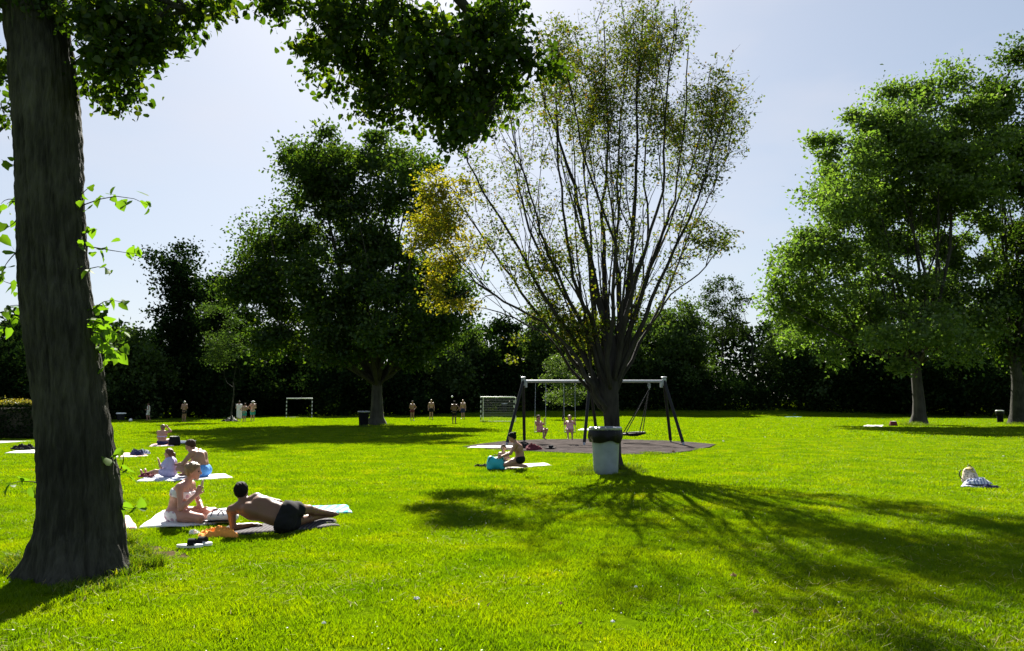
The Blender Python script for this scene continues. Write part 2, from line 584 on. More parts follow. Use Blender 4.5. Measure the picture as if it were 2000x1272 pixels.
def field(prims, h, pad=.03, bounds=None):
    if bounds is None:
        bb = [prim_box(p) for p in prims]
        lo = np.min([b[0] for b in bb], 0) - pad - 2 * h
        hi = np.max([b[1] for b in bb], 0) + pad + 2 * h
    else:
        lo, hi = bounds
    n = np.ceil((hi - lo) / h).astype(int) + 1
    axs = [lo[i] + h * np.arange(n[i]) for i in range(3)]
    Fd = np.full(tuple(n), 1.0)
    for p in prims:
        a, b = prim_box(p); mg = p['k'] + pad + .05
        i0 = np.clip(np.floor((a - mg - lo) / h).astype(int), 0, n); i1 = np.clip(np.ceil((b + mg - lo) / h).astype(int) + 1, 0, n)
        if (i1 <= i0).any(): continue
        sl = tuple(slice(x, y) for x, y in zip(i0, i1))
        X = np.stack(np.meshgrid(*[axs[i][sl[i]] for i in range(3)], indexing='ij'), -1)
        v = prim_val(p, X); o = Fd[sl]; k = p['k']
        hh = np.maximum(k - np.abs(v - o), 0) / k
        Fd[sl] = np.minimum(v, o) - hh * hh * k * .25
    return Fd, lo, axs


def sdf_mesh(name, prims, h, mat, off=0.0, clip=(), within=None, cut=None, rough=0.0, rfreq=90.0):
    Fd, lo, axs = field(prims, h, pad=.03 + off)
    Fd = Fd - off
    if rough:
        X = np.stack(np.meshgrid(*axs, indexing='ij'), -1)
        Fd = Fd + rough * (np.sin(X[..., 0] * rfreq + 3 * np.sin(X[..., 2] * rfreq * .4)) * np.sin(X[..., 1] * rfreq * 1.1 + 2 * np.sin(X[..., 2] * rfreq * .5 + 1)) + .6 * np.sin(X[..., 2] * rfreq * .6 + X[..., 0] * rfreq * .5))
    if len(clip) or within or cut:
        X = np.stack(np.meshgrid(*axs, indexing='ij'), -1)
        for (p, n) in clip:
            n = np.asarray(n, float); n = n / np.linalg.norm(n)
            Fd = np.maximum(Fd, (X - np.asarray(p, float)) @ n)
        if within:
            Fd = np.maximum(Fd, np.min([prim_val(p, X) for p in within], 0))
        if cut:
            Fd = np.maximum(Fd, -np.min([prim_val(p, X) for p in cut], 0))
    V, Q = surface_nets(Fd, lo, h)
    return np_mesh(name, V, Q, mat, smooth=True)


A = lambda *v: np.array(v, float)


def unit(v):
    v = np.asarray(v, float); return v / (np.linalg.norm(v) + 1e-9)


def hand(P, W, d, n, s=1.0, curl=.5, side=1, tag='hand'):
    d = unit(d); n = unit(n - d * np.dot(n, d)); a = np.cross(d, n) * side
    c = W + d * .05 * s
    P.append(el(c, (.040 * s, .052 * s, .017 * s), np.array([a, d, n]), k=.015, tag=tag))
    for i, ln in enumerate((.85, .98, .93, .74)):
        b = W + d * .085 * s + a * (i - 1.5) * -.021 * s
        m = b + (d * math.cos(curl * .6) + n * math.sin(curl * .6)) * .042 * s * ln
        e = m + (d * math.cos(curl * 1.9) + n * math.sin(curl * 1.9)) * .036 * s * ln
        P.append(rc(b, .0095 * s, m, .0085 * s, k=.005, tag=tag)); P.append(rc(m, .0085 * s, e, .0072 * s, k=.004, tag=tag))
    t0 = W + d * .028 * s + a * .030 * s
    t1 = t0 + unit(d * .7 + a * .75 + n * .3) * .036 * s
    t2 = t1 + unit(d + a * .15 + n * .45) * .032 * s
    P.append(rc(t0, .014 * s, t1, .0105 * s, k=.010, tag=tag)); P.append(rc(t1, .0105 * s, t2, .0085 * s, k=.004, tag=tag))


def human(J, s=1.0, fem=False, fat=1.0, curl=.5):
    P = []
    hl, hr, sl, sr, nb, hc = [np.asarray(J[k], float) for k in ('hl', 'hr', 'sl', 'sr', 'nb', 'hc')]
    f = unit(J['hf'])
    pel = (hl + hr) / 2; sm = (sl + sr) / 2
    spine = unit(nb - pel); across = unit(sl - sr); back = unit(np.cross(spine, across))   # back: away from chest
    bk = J.get('back')
    if bk is not None and np.dot(back, bk) < 0: back = -back
    if bk is None and np.dot(back, f) > 0: back = -back
    ch = pel + (nb - pel) * .64; wa = pel + (nb - pel) * .3
    wa = wa + back * J.get('slump', 0.0) * s; ch = ch + back * J.get('slump', 0.0) * .8 * s
    hw = (hl - hr) / 2; shw = (sl - sr) / 2
    for q in (1, -1):
        P.append(rc(pel + hw * .55 * q, .108 * s * fat, wa + hw * (.35 if fem else .5) * q, .090 * s * fat, k=.05, tag='pelvis'))
        P.append(rc(wa + hw * (.35 if fem else .5) * q, .092 * s * fat, ch + shw * .40 * q, .105 * s * fat, k=.05, tag='torso'))
        P.append(rc(ch + shw * .40 * q, .105 * s * fat, sm + shw * .55 * q - spine * .03 * s, .075 * s, k=.05, tag='torso'))
        P.append(rc(nb - spine * .02 * s, .055 * s, sm + shw * .88 * q, .050 * s, k=.04, tag='torso'))
        P.append(el(pel + hw * .75 * q + back * .055 * s - spine * .01 * s, (.085 * s * fat,) * 3, k=.05, tag='pelvis'))
        if fem:
            P.append(el(ch + shw * .42 * q - back * .095 * s, (.062 * s, .062 * s, .062 * s), k=.035, tag='torso'))
        else:
            P.append(el(ch + shw * .42 * q - back * .07 * s + spine * .03 * s, (.065 * s,) * 3, k=.04, tag='torso'))
            P.append(el(ch + shw * .48 * q + back * .06 * s + spine * .05 * s, (.06 * s,) * 3, k=.05, tag='torso'))
    up = unit(hc - nb)
    u = unit(up - f * np.dot(up, f) * .9); u = unit(u - f * np.dot(u, f)); sd = np.cross(f, u)
    P.append(rc(nb - spine * .02 * s, .056 * s if not fem else .049 * s, hc - u * .055 * s - f * .012 * s, .052 * s if not fem else .045 * s, k=.025, tag='neck'))
    hs = s * J.get('hs', 1.0)
    P.append(el(hc + u * .015 * hs - f * .01 * hs, (.074 * hs, .096 * hs, .098 * hs), np.array([sd, f, u]), k=.03, tag='head'))
    P.append(rc(hc + f * .035 * hs - u * .045 * hs, .050 * hs, hc + f * .058 * hs - u * .088 * hs, .030 * hs, k=.03, tag='face'))
    P.append(rc(hc + f * .086 * hs + u * .012 * hs, .010 * hs, hc + f * .104 * hs - u * .022 * hs, .014 * hs, k=.012, tag='face'))
    P.append(rc(hc + f * .082 * hs - u * .055 * hs + sd * .014 * hs, .010 * hs, hc + f * .082 * hs - u * .055 * hs - sd * .014 * hs, .010 * hs, k=.008, tag='face'))
    for q in (1, -1):
        P.append(el(hc + sd * .074 * hs * q - f * .008 * hs - u * .012 * hs, (.010 * hs, .020 * hs, .030 * hs), np.array([sd, f, u]), k=.008, tag='face'))
    for q, S_ in ((1, 'l'), (-1, 'r')):
        sh, e, w = [np.asarray(J[k + S_], float) for k in ('s', 'e', 'w')]
        P.append(el(sh, (.062 * s * (0.85 if fem else 1),) * 3, k=.03, tag='arm'))
        P.append(rc(sh, .050 * s * (.88 if fem else 1) * fat, e, .038 * s * (.9 if fem else 1), k=.022, tag='arm'))
        mid = e + (w - e) * .28
        P.append(rc(e, .038 * s * (.9 if fem else 1), mid, .041 * s * (.86 if fem else 1), k=.02, tag='forearm'))
        P.append(rc(mid, .041 * s * (.86 if fem else 1), w, .026 * s, k=.02, tag='forearm'))
        hd = J.get('d' + S_); hd = (w - e) if hd is None else hd
        hn = J.get('n' + S_); hn = -back if hn is None else hn
        hand(P, w, hd, hn, s, J.get('c' + S_, curl), side=q)
        h_, k_, a_ = [np.asarray(J[k + S_], float) for k in ('h', 'k', 'a')]
        P.append(rc(h_, .092 * s * fat, h_ + (k_ - h_) * .5, .076 * s * fat, k=.035, tag='thigh'))
        P.append(rc(h_ + (k_ - h_) * .5, .076 * s * fat, k_, .054 * s, k=.03, tag='thigh'))
        m = k_ + (a_ - k_) * .3; sb = unit(a_ - k_)
        bb = unit(h_ - k_); bb = bb - sb * np.dot(bb, sb)
        bb = unit(bb) if np.linalg.norm(bb) > .05 else back
        P.append(rc(k_, .052 * s, m + bb * .012 * s, .054 * s, k=.025, tag='shin'))
        P.append(rc(m + bb * .012 * s, .054 * s, a_, .033 * s, k=.025, tag='shin'))
        t_ = J.get('t' + S_)
        t_ = a_ + unit(f * A(1, 1, 0)) * .17 * s - A(0, 0, .05) * s if t_ is None else np.asarray(t_, float)
        fd = unit(t_ - a_)
        P.append(rc(a_ - fd * .035 * s, .034 * s, t_ - fd * .05 * s, .033 * s, k=.02, tag='foot'))
        sdv = unit(np.cross(fd, A(0, 0, 1)) + 1e-4)
        P.append(rc(t_ - fd * .05 * s + sdv * .022 * s, .022 * s, t_ + sdv * .020 * s, .016 * s, k=.015, tag='foot'))
        P.append(rc(t_ - fd * .05 * s - sdv * .022 * s, .022 * s, t_ - sdv * .022 * s - fd * .02 * s, .015 * s, k=.015, tag='foot'))
    fr = dict(f=f, u=u, sd=sd, spine=spine, back=back, pel=pel, ch=ch, wa=wa, nb=nb, hc=hc, s=s, hs=hs)
    return P, fr


def person(label, loc, J, skin, hair=None, s=1.0, fem=False, fat=1.0, h=.012, rz=0.0, group=None, wear=(), eyes=False, long_hair=False, bun=None, hair_th=.014, curl=.5, lift=0.0):
    root = thing('person', label, 'person', loc, rz, group)
    P, fr = human(J, s, fem, fat, curl)
    mesh_obj('body', sdf_mesh('body', P, h, skin), root)
    f, u, hc, hs = fr['f'], fr['u'], fr['hc'], fr['hs']
    head = [p for p in P if p['tag'] == 'head']
    if hair is not None:
        hp = [dict(p) for p in head]
        if long_hair:
            hp.append(rc(hc - f * .05 * hs, .075 * hs, hc - f * .085 * hs - u * .17 * hs, .05 * hs, k=.05))
        clip = [(hc + f * .018 * hs, f - u * .75)] if not long_hair else [(hc + f * .022 * hs, f - u * .55)]
        if not long_hair: clip.append((hc - u * .085 * hs, -u))
        ho = mesh_obj('hair', sdf_mesh('hair', hp, min(h, .010), hair, off=hair_th * hs, clip=clip, rough=.0045 * hs, rfreq=110 / hs), root)
        if bun is not None:
            b = [el(hc + bun[0] * u * hs + bun[1] * f * hs + bun[3] * fr['sd'] * hs, (bun[2] * hs,) * 3)]
            if len(bun) > 4:
                c0 = b[0]['c']; b.append(rc(c0, bun[2] * hs, c0 - u * bun[4] * hs - f * .03 * hs, bun[2] * .45 * hs, k=.03))
            mesh_obj('hair_bun' if len(bun) < 5 else 'ponytail', sdf_mesh('bun', b, min(h, .010), hair), ho)
    for wname, mat, spec in wear:
        pr = list(spec.get('prims', []))
        if 'tags' in spec: pr += [dict(p) for p in P if p['tag'] in spec['tags']]
        g = mesh_obj(wname, sdf_mesh(wname, pr, spec.get('h', h), mat, off=spec.get('off', .008), clip=spec.get('clip', ()), within=spec.get('within'), cut=spec.get('cut'), rough=spec.get('rough', 0.0), rfreq=spec.get('rfreq', 60.0)), root)
        if spec.get('label'): g['label'] = spec['label']
    if eyes:
        for q in (1, -1):
            mb = MB()
            c = hc + f * .076 * hs + u * .008 * hs + fr['sd'] * .031 * hs * q
            mb.lathe([(.001, -.012 * hs), (.008 * hs, -.009 * hs), (.012 * hs, 0), (.008 * hs, .009 * hs), (.001, .012 * hs)], c, 10)
            mb.build('eye', M['eye'], root)
    return root, fr


def lerp(a, b, t):
    return np.asarray(a, float) + (np.asarray(b, float) - np.asarray(a, float)) * t


def shorts(J, s, length=.6, r=.105, r2=.095, waist=.10):
    hl, hr, kl, kr = [A(*J[k]) for k in ('hl', 'hr', 'kl', 'kr')]
    pel = (hl + hr) / 2; nb = A(*J['nb']); sp = unit(nb - pel)
    pr = []
    for h_, k_ in ((hl, kl), (hr, kr)):
        pr.append(cc(h_ - unit(k_ - h_) * .03 * s, r * s, lerp(h_, k_, length), r2 * s, k=.03 * s))
    hw = (hl - hr) / 2
    pr.append(rc(pel + hw * .6, .115 * s, pel - hw * .6, .115 * s, k=.05))
    pr.append(cc(pel, .135 * s, pel + sp * waist * s, .125 * s, k=.05))
    b = J.get('back')
    if b is not None:
        b = unit(b)
        for q in (1, -1): pr.append(el(pel + hw * .75 * q + b * .06 * s, (.105 * s,) * 3, k=.05))
    return pr


def stand(s=1.0, arms='down', stride=.0, twist=0.0):
    """standing pose facing local -y; the person's left is local +x"""
    z = lambda v: v * s
    J = dict(hl=A(.09, 0, .90) * s, hr=A(-.09, 0, .90) * s,
             kl=A(.10, -.02 - stride, .49) * s, kr=A(-.10, -.02 + stride * .5, .49) * s,
             al=A(.11, .02 - stride * .7, .08) * s, ar=A(-.11, .02 + stride * 1.5, .08) * s,
             tl=A(.14, -.15 - stride * .7, .03) * s, tr=A(-.14, -.15 + stride * 1.5, .03) * s,
             sl=A(.185, 0, 1.43) * s, sr=A(-.185, 0, 1.43) * s, nb=A(0, .01, 1.49) * s, hc=A(0, -.025, 1.635) * s, hf=A(0, -1, -.12))
    arms = arms if isinstance(arms, tuple) else (arms, arms)
    for q, S_, a in ((1, 'l', arms[0]), (-1, 'r', arms[1])):
        if a == 'down':
            J['e' + S_] = A(.25 * q, .03, 1.14) * s; J['w' + S_] = A(.26 * q, -.05, .89) * s
        elif a == 'hip':
            J['e' + S_] = A(.40 * q, .08, 1.18) * s; J['w' + S_] = A(.20 * q, -.03, 1.03) * s; J['d' + S_] = A(-.5 * q, -.7, -.4)
        elif a == 'front':
            J['e' + S_] = A(.25 * q, .02, 1.15) * s; J['w' + S_] = A(.10 * q, -.20, 1.10) * s
        elif a == 'cross':
            J['e' + S_] = A(.25 * q, -.03, 1.16) * s; J['w' + S_] = A(.0 * q, -.18, 1.20) * s; J['d' + S_] = A(-q, .2, .1)
        elif a == 'up':
            J['e' + S_] = A(.38 * q, -.10, 1.55) * s; J['w' + S_] = A(.25 * q, -.18, 1.76) * s
    return J

# ------------------------------------------------------------------ more materials
def lawn_mat():
    m, nt, out = new_mat('lawn')
    tc = nd(nt, "ShaderNodeTexCoord")
    b = nd(nt, "ShaderNodeBsdfPrincipled", Roughness=0.9)
    b.inputs['Specular IOR Level'].default_value = 0.0
    n1 = nd(nt, "ShaderNodeTexNoise", Scale=0.35, Detail=5.0)
    n2 = nd(nt, "ShaderNodeTexNoise", Scale=14.0, Detail=6.0, Roughness=0.7)
    for n in (n1, n2): nt.links.new(tc.outputs['Object'], n.inputs['Vector'])
    c1 = ramp(nt, n1.outputs[0], [(.3, (.06, .115, .002)), (.55, (.085, .135, .002)), (.75, (.115, .14, .004))])
    c2 = ramp(nt, n2.outputs[0], [(.3, (.45, .5, .45)), (.7, (1.15, 1.1, 1.0))])
    mx = nd(nt, "ShaderNodeMix", data_type='RGBA', blend_type='MULTIPLY'); mx.inputs[0].default_value = 1.0
    nt.links.new(c1, mx.inputs[6]); nt.links.new(c2, mx.inputs[7])
    nt.links.new(mx.outputs[2], b.inputs['Base Color'])
    bp = nd(nt, "ShaderNodeBump", Strength=0.6, Distance=0.04)
    nt.links.new(n2.outputs[0], bp.inputs['Height']); nt.links.new(bp.outputs[0], b.inputs['Normal'])
    nt.links.new(b.outputs[0], out.inputs[0])
    return m


M['lawn'] = lawn_mat()
M['path'] = simple('path_slab', (.42, .40, .38), .85, scale=3, bump=.3)
M['rubber'] = simple('rubber_tile', (.060, .052, .049), .95, vary=.4, scale=2.2, bump=.5, bscale=120, spec=.0)
M['soil'] = simple('soil', (.075, .058, .032), .95, vary=.5, scale=9, bump=.9, bscale=40, spec=0)
M['eye'] = simple('eye', (.03, .025, .02), .2)
M['skin_fair'] = simple('skin_fair', (.42, .235, .17), .5, vary=.06, scale=5)
M['skin_pink'] = simple('skin_pink', (.43, .215, .165), .5, vary=.06, scale=5)
M['skin_tan'] = simple('skin_tan', (.165, .082, .047), .45, vary=.08, scale=5)
M['skin_mid'] = simple('skin_mid', (.32, .17, .115), .5, vary=.06, scale=5)
M['hair_black'] = simple('hair_black', (.008, .007, .006), .75, spec=.1, bump=.5, bscale=90)
M['hair_brown'] = simple('hair_brown', (.05, .026, .015), .7, spec=.15, bump=.5, bscale=90)
M['hair_red'] = simple('hair_red', (.13, .05, .025), .5, bump=.5, bscale=90)
M['hair_blond'] = simple('hair_blond', (.21, .125, .06), .45, vary=.25, scale=30, bump=.6, bscale=90)
M['hair_grey'] = simple('hair_grey', (.40, .38, .35), .5, bump=.5, bscale=90)
M['black_cloth'] = cloth_mat('black_cloth', (.012, .012, .014))
M['grey_towel'] = cloth_mat('grey_towel', (.045, .040, .044), (.10, .09, .095), 7)
M['white_towel'] = cloth_mat('white_towel', (.70, .69, .70))
M['cream_towel'] = cloth_mat('cream_towel', (.74, .70, .62))
M['pink_towel'] = cloth_mat('pink_towel', (.75, .40, .36), (.80, .74, .70), 2.2)
M['blue_towel'] = cloth_mat('blue_towel', (.10, .48, .68), (.50, .75, .82), 2.6)
M['teal_dot'] = cloth_mat('teal_dot', (.12, .35, .36), (.6, .7, .7), 3.0, chk=True)
M['orange'] = cloth_mat('orange_cloth', (.75, .30, .06))
M['white_bikini'] = cloth_mat('white_bikini', (.72, .68, .70), (.45, .30, .38), 14, chk=True)
M['lilac'] = cloth_mat('lilac_shirt', (.46, .42, .66))
M['blue_shorts'] = cloth_mat('blue_shorts', (.10, .30, .70))
M['teal_shorts'] = cloth_mat('teal_shorts', (.05, .30, .27))
M['pink_suit'] = cloth_mat('pink_suit', (.66, .36, .40))
M['red_suit'] = cloth_mat('red_suit', (.50, .22, .22))
M['navy'] = cloth_mat('navy', (.03, .03, .09))
M['maroon'] = cloth_mat('maroon', (.14, .03, .04))
M['teal_bag'] = simple('teal_bag', (.02, .38, .46), .5, vary=.08)
M['beige_bag'] = cloth_mat('beige_bag', (.58, .50, .40), (.20, .15, .12), 24, chk=True)
M['stripe_blue'] = cloth_mat('stripe_blue', (.65, .66, .70), (.20, .24, .38), 5)
M['white_paint'] = simple('white_paint', (.82, .82, .80), .45, vary=.05)
M['steel'] = simple('galvanised', (.30, .32, .35), .5, metal=.6, vary=.15, scale=12)
M['dark_steel'] = simple('dark_steel', (.012, .012, .014), .55, spec=.2, vary=.2)
M['black_plastic'] = simple('black_plastic', (.006, .006, .007), .6, spec=.06)
M['bag_film'] = simple('bag_film', (.005, .005, .006), .4, spec=.16, bump=.25, bscale=14)
M['bin_body'] = simple('bin_body', (.22, .26, .275), .45, vary=.14, scale=5, bump=.05)
M['bin_lid'] = simple('bin_lid', (.30, .32, .35), .3, vary=.15, metal=.4)
M['net'] = simple('net', (.05, .10, .07), .8)
M['paper'] = simple('paper', (.78, .78, .76), .8)
M['dry_leaf'] = simple('dry_leaf', (.34, .20, .08), .8, vary=.3)
M['flower'] = simple('flower', (.72, .72, .66), .8)
M['ice'] = simple('ice_lolly', (.55, .42, .25), .4)
M['yellow'] = simple('straw', (.42, .33, .12), .8, vary=.4, scale=25)


def post_mat():
    m, nt, out = new_mat('striped_post')
    tc = nd(nt, "ShaderNodeTexCoord")
    sp = nd(nt, "ShaderNodeSeparateXYZ"); nt.links.new(tc.outputs['Object'], sp.inputs[0])
    md = nd(nt, "ShaderNodeMath", operation='MODULO'); md.inputs[1].default_value = 0.4
    nt.links.new(sp.outputs[2], md.inputs[0])
    gt = nd(nt, "ShaderNodeMath", operation='GREATER_THAN'); gt.inputs[1].default_value = 0.2
    nt.links.new(md.outputs[0], gt.inputs[0])
    b = nd(nt, "ShaderNodeBsdfPrincipled", Roughness=.5)
    nt.links.new(ramp(nt, gt.outputs[0], [(.4, (.75, .75, .73)), (.6, (.02, .02, .02))]), b.inputs['Base Color'])
    nt.links.new(b.outputs[0], out.inputs[0])
    return m


M['post'] = post_mat()

# ------------------------------------------------------------------ ground
def axis(vals, lo, hi):
    return np.array(sorted(set([lo] + list(vals) + [hi])))


gx = np.concatenate([[-2500, -1200, -500], np.arange(-200, 201, 4.0), [500, 1200, 2500]])
gy = np.concatenate([[-600, -200, -60], np.arange(-20, 180, 3.0), [220, 300, 500, 1000, 3000]])
GX, GY = np.meshgrid(gx, gy, indexing='ij')
GZ = ground_z(GX, GY)
V = np.stack([GX, GY, GZ], -1).reshape(-1, 3)
ni, nj = GX.shape
ii, jj = np.meshgrid(np.arange(ni - 1), np.arange(nj - 1), indexing='ij')
q = (ii * nj + jj).ravel()
tag(mesh_obj('lawn', np_mesh('lawn', V, np.stack([q, q + nj, q + nj + 1, q + 1], 1), M['lawn'], True)), kind='structure')


def flat_poly(name, pts, z, mat):
    mb = MB()
    n = len(pts)
    mb.add([(p[0], p[1], z) for p in pts] + [(p[0], p[1], -.05) for p in pts],
           [tuple(range(n))] + [(i, n + i, n + (i + 1) % n, (i + 1) % n) for i in range(n)])
    o = mb.build(name, mat, smooth=False)
    return tag(o, kind='structure')


PATH = [(-75, 28.3), (-20.5, 28.3), (-19.8, 31.2), (-75, 31.6)]
flat_poly('path', PATH, .03, M['path'])
pad_px = [(903, 874), (935, 869), (985, 863), (1050, 860), (1130, 859), (1220, 860), (1300, 862), (1360, 866), (1398, 869.5), (1385, 875),
          (1350, 882), (1310, 887), (1240, 889.5), (1160, 888), (1080, 885), (1000, 881), (945, 878)]
PAD = [tuple(gp(*p)[:2]) for p in pad_px]
flat_poly('safety_surface', PAD, .035, M['rubber'])


def inside(poly, X, Y):
    r = np.zeros(X.shape, bool)
    n = len(poly)
    for i in range(n):
        x0, y0 = poly[i]; x1, y1 = poly[(i + 1) % n]
        c = ((y0 > Y) != (y1 > Y))
        r ^= c & (X < (x1 - x0) * (Y - y0) / ((y1 - y0) if y1 != y0 else 1e-9) + x0)
    return r


# worn bare soil at the foot of the leaning trunk
_rs = np.random.default_rng(4)
_c = gp(165, 1100)
SOIL = [(_c[0] + -.05 + (.74 + .14 * math.sin(3 * t + 1) + .16 * _rs.random()) * math.cos(t), _c[1] + .12 + (.62 + .12 * math.sin(2 * t) + .16 * _rs.random()) * math.sin(t)) for t in np.linspace(0, 2 * math.pi, 41)[:-1]]
flat_poly('bare_soil', SOIL, .012, M['soil'])
NO_GRASS = [PATH, PAD]
TOWELS = []                      # filled by towel(); the grass is made last


# ------------------------------------------------------------------ lawn grass: patches of blades scattered by geometry nodes
def blade_patch(name, size, n, hgt, wid, rng, mat):
    P = np.zeros((n, 3)); P[:, :2] = (rng.random((n, 2)) - .5) * size
    a = rng.random(n) * 2 * math.pi
    H = hgt * (.45 + .75 * rng.random(n)); Wd = wid * (.6 + .8 * rng.random(n))
    lean = rng.normal(size=(n, 2)) * .45
    sd = np.stack([np.cos(a), np.sin(a), np.zeros(n)], 1)
    up1 = np.stack([lean[:, 0] * .35, lean[:, 1] * .35, np.ones(n) * .55], 1) * H[:, None]
    up2 = np.stack([lean[:, 0], lean[:, 1], np.ones(n) * .92], 1) * H[:, None]
    V = np.stack([P - sd * Wd[:, None], P + sd * Wd[:, None], P + up1 + sd * Wd[:, None] * .75, P + up1 - sd * Wd[:, None] * .75, P + up2], 1)
    base = (np.arange(n) * 5)[:, None]
    T = np.concatenate([base + np.array([[0, 1, 2]]), base + np.array([[0, 2, 3]]), base + np.array([[3, 2, 4]])])
    return np_mesh(name, V.reshape(-1, 3), T, mat)


def scatter(name, pts, rot, scl, idx, meshes):
    coll = bpy.data.collections.new(name + '_sources')
    for i, me in enumerate(meshes):
        coll.objects.link(bpy.data.objects.new('%s_blades_%02d' % (name, i), me))
    me = bpy.data.meshes.new(name)
    me.vertices.add(len(pts)); me.vertices.foreach_set('co', np.ascontiguousarray(pts, np.float32).ravel())
    for nm, ty, val in (('rot', 'FLOAT', rot), ('scl', 'FLOAT', scl), ('idx', 'INT', idx)):
        at_ = me.attributes.new(nm, ty, 'POINT'); at_.data.foreach_set('value', val)
    o = mesh_obj(name, me)
    g = bpy.data.node_groups.new(name, 'GeometryNodeTree')
    g.interface.new_socket('Geometry', in_out='INPUT', socket_type='NodeSocketGeometry')
    g.interface.new_socket('Geometry', in_out='OUTPUT', socket_type='NodeSocketGeometry')
    gi = g.nodes.new('NodeGroupInput'); go = g.nodes.new('NodeGroupOutput')
    ci = g.nodes.new('GeometryNodeCollectionInfo')
    ci.inputs[0].default_value = coll; ci.inputs[1].default_value = True; ci.inputs[2].default_value = True
    ip = g.nodes.new('GeometryNodeInstanceOnPoints'); ip.inputs['Pick Instance'].default_value = True
    def attr(nm, ty):
        a = g.nodes.new('GeometryNodeInputNamedAttribute'); a.data_type = ty; a.inputs[0].default_value = nm
        return a.outputs[0]
    cx = g.nodes.new('ShaderNodeCombineXYZ')
    g.links.new(attr('rot', 'FLOAT'), cx.inputs[2])
    g.links.new(gi.outputs[0], ip.inputs['Points']); g.links.new(ci.outputs[0], ip.inputs['Instance'])
    g.links.new(attr('idx', 'INT'), ip.inputs['Instance Index'])
    e2r = g.nodes.new('FunctionNodeEulerToRotation')
    g.links.new(cx.outputs[0], e2r.inputs[0]); g.links.new(e2r.outputs[0], ip.inputs['Rotation'])
    g.links.new(attr('scl', 'FLOAT'), ip.inputs['Scale'])
    g.links.new(ip.outputs[0], go.inputs[0])
    md = o.modifiers.new('scatter', 'NODES'); md.node_group = g
    return o


def grass_zone(name, y0, y1, cell, nb, hgt, wid, label, seed, over=1.0):
    rng = np.random.default_rng(seed)
    xs = np.arange(-1.02 * .75 * y1 - 3, 1.02 * .75 * y1 + 3, cell / over)
    ys = np.arange(y0, y1, cell / over)
    X, Y = np.meshgrid(xs, ys); X = X.ravel(); Y = Y.ravel()
    X = X + rng.uniform(-.4, .4, X.size) * cell; Y = Y + rng.uniform(-.4, .4, X.size) * cell
    k = np.abs(X) < Y * .76 + 2.5
    for poly in NO_GRASS: k &= ~inside(poly, X, Y)
    for poly in TOWELS:
        c = np.mean(poly, 0); sh = [tuple(c + (np.array(p) - c) * .94) for p in poly]
        k &= ~inside(sh, X, Y)
    k &= ~(inside(SOIL, X, Y) & (rng.random(X.size) < .6))
    X, Y = X[k], Y[k]
    pts = np.stack([X, Y, ground_z(X, Y) + .002], 1)
    n = len(X)
    meshes = [blade_patch('grass_blades', cell * 1.25, nb, hgt, wid, rng, M['grass']) for _ in range(6)]
    o = scatter(name, pts, (rng.random(n) * 6.283).astype(np.float32), (.50 + .55 * rng.random(n) ** 1.4 + .45 * np.clip(wav(X, Y, rng, 9, .8, 5.5) * 1.4 + .35, 0, 1)).astype(np.float32), rng.integers(0, 6, n).astype(np.int32), meshes)
    return tag(o, label, 'grass', kind='stuff')


# ------------------------------------------------------------------ cloth and small things
def wav(X, Y, rng, n=7, lo=2.0, hi=9.0):
    Z = np.zeros_like(X)
    for _ in range(n):
        a = rng.random() * 6.283; f = rng.uniform(lo, hi); p = rng.random() * 6.283
        Z += np.sin((X * math.cos(a) + Y * math.sin(a)) * f + p) / n
    return Z


def towel(name, label, px4, mat, seed=0, rip=.018, z=.045, th=.012, group=None, cat='towel', nx=34, ny=22, fringe=False, parts=None, top=None):
    """px4: four corner pixels (or ground points) in order"""
    rng = np.random.default_rng(seed)
    c = [gp(*p)[:2] if not (len(p) == 3) else np.array(p[:2]) for p in px4]
    TOWELS.append([tuple(p) for p in c])
    ctr = np.mean(c, 0)
    U, Vv = np.meshgrid(np.linspace(0, 1, nx), np.linspace(0, 1, ny), indexing='ij')
    P = ((1 - U) * (1 - Vv))[..., None] * c[0] + (U * (1 - Vv))[..., None] * c[1] + (U * Vv)[..., None] * c[2] + ((1 - U) * Vv)[..., None] * c[3]
    X, Y = P[..., 0] - ctr[0], P[..., 1] - ctr[1]
    ed = np.minimum(np.minimum(U, 1 - U), np.minimum(Vv, 1 - Vv))
    j = wav(X, Y, rng, 5, 3, 8) * .03
    X = X + j * np.minimum(1, ed * 12 + .3); Y = Y + wav(X, Y, rng, 5, 3, 8) * .03
    Z = z + rip * (wav(X, Y, rng, 8, 5, 16) + .5 * np.abs(wav(X, Y, rng, 5, 12, 30))) - .022 * np.exp(-ed * 30)
    Vt = np.stack([X, Y, Z], -1).reshape(-1, 3)
    Vb = Vt - np.array([0, 0, th])
    ii, jj = np.meshgrid(np.arange(nx - 1), np.arange(ny - 1), indexing='ij')
    q = (ii * ny + jj).ravel(); n = nx * ny
    F = np.stack([q, q + ny, q + ny + 1, q + 1], 1)
    def strip(idx):
        idx = np.array(idx); return np.stack([idx[:-1], idx[1:], idx[1:] + n, idx[:-1] + n], 1)
    e = [strip([i * ny for i in range(nx)])[:, ::-1], strip([i * ny + ny - 1 for i in range(nx)]),
         strip(list(range(ny))), strip([(nx - 1) * ny + k for k in range(ny)])[:, ::-1]]
    F = np.concatenate([F, F[:, ::-1] + n] + e)
    V = np.concatenate([Vt, Vb])
    o = mesh_obj(name, np_mesh(name, V, F, mat, True), loc=(ctr[0], ctr[1], 0))
    return tag(o, label, cat, group)


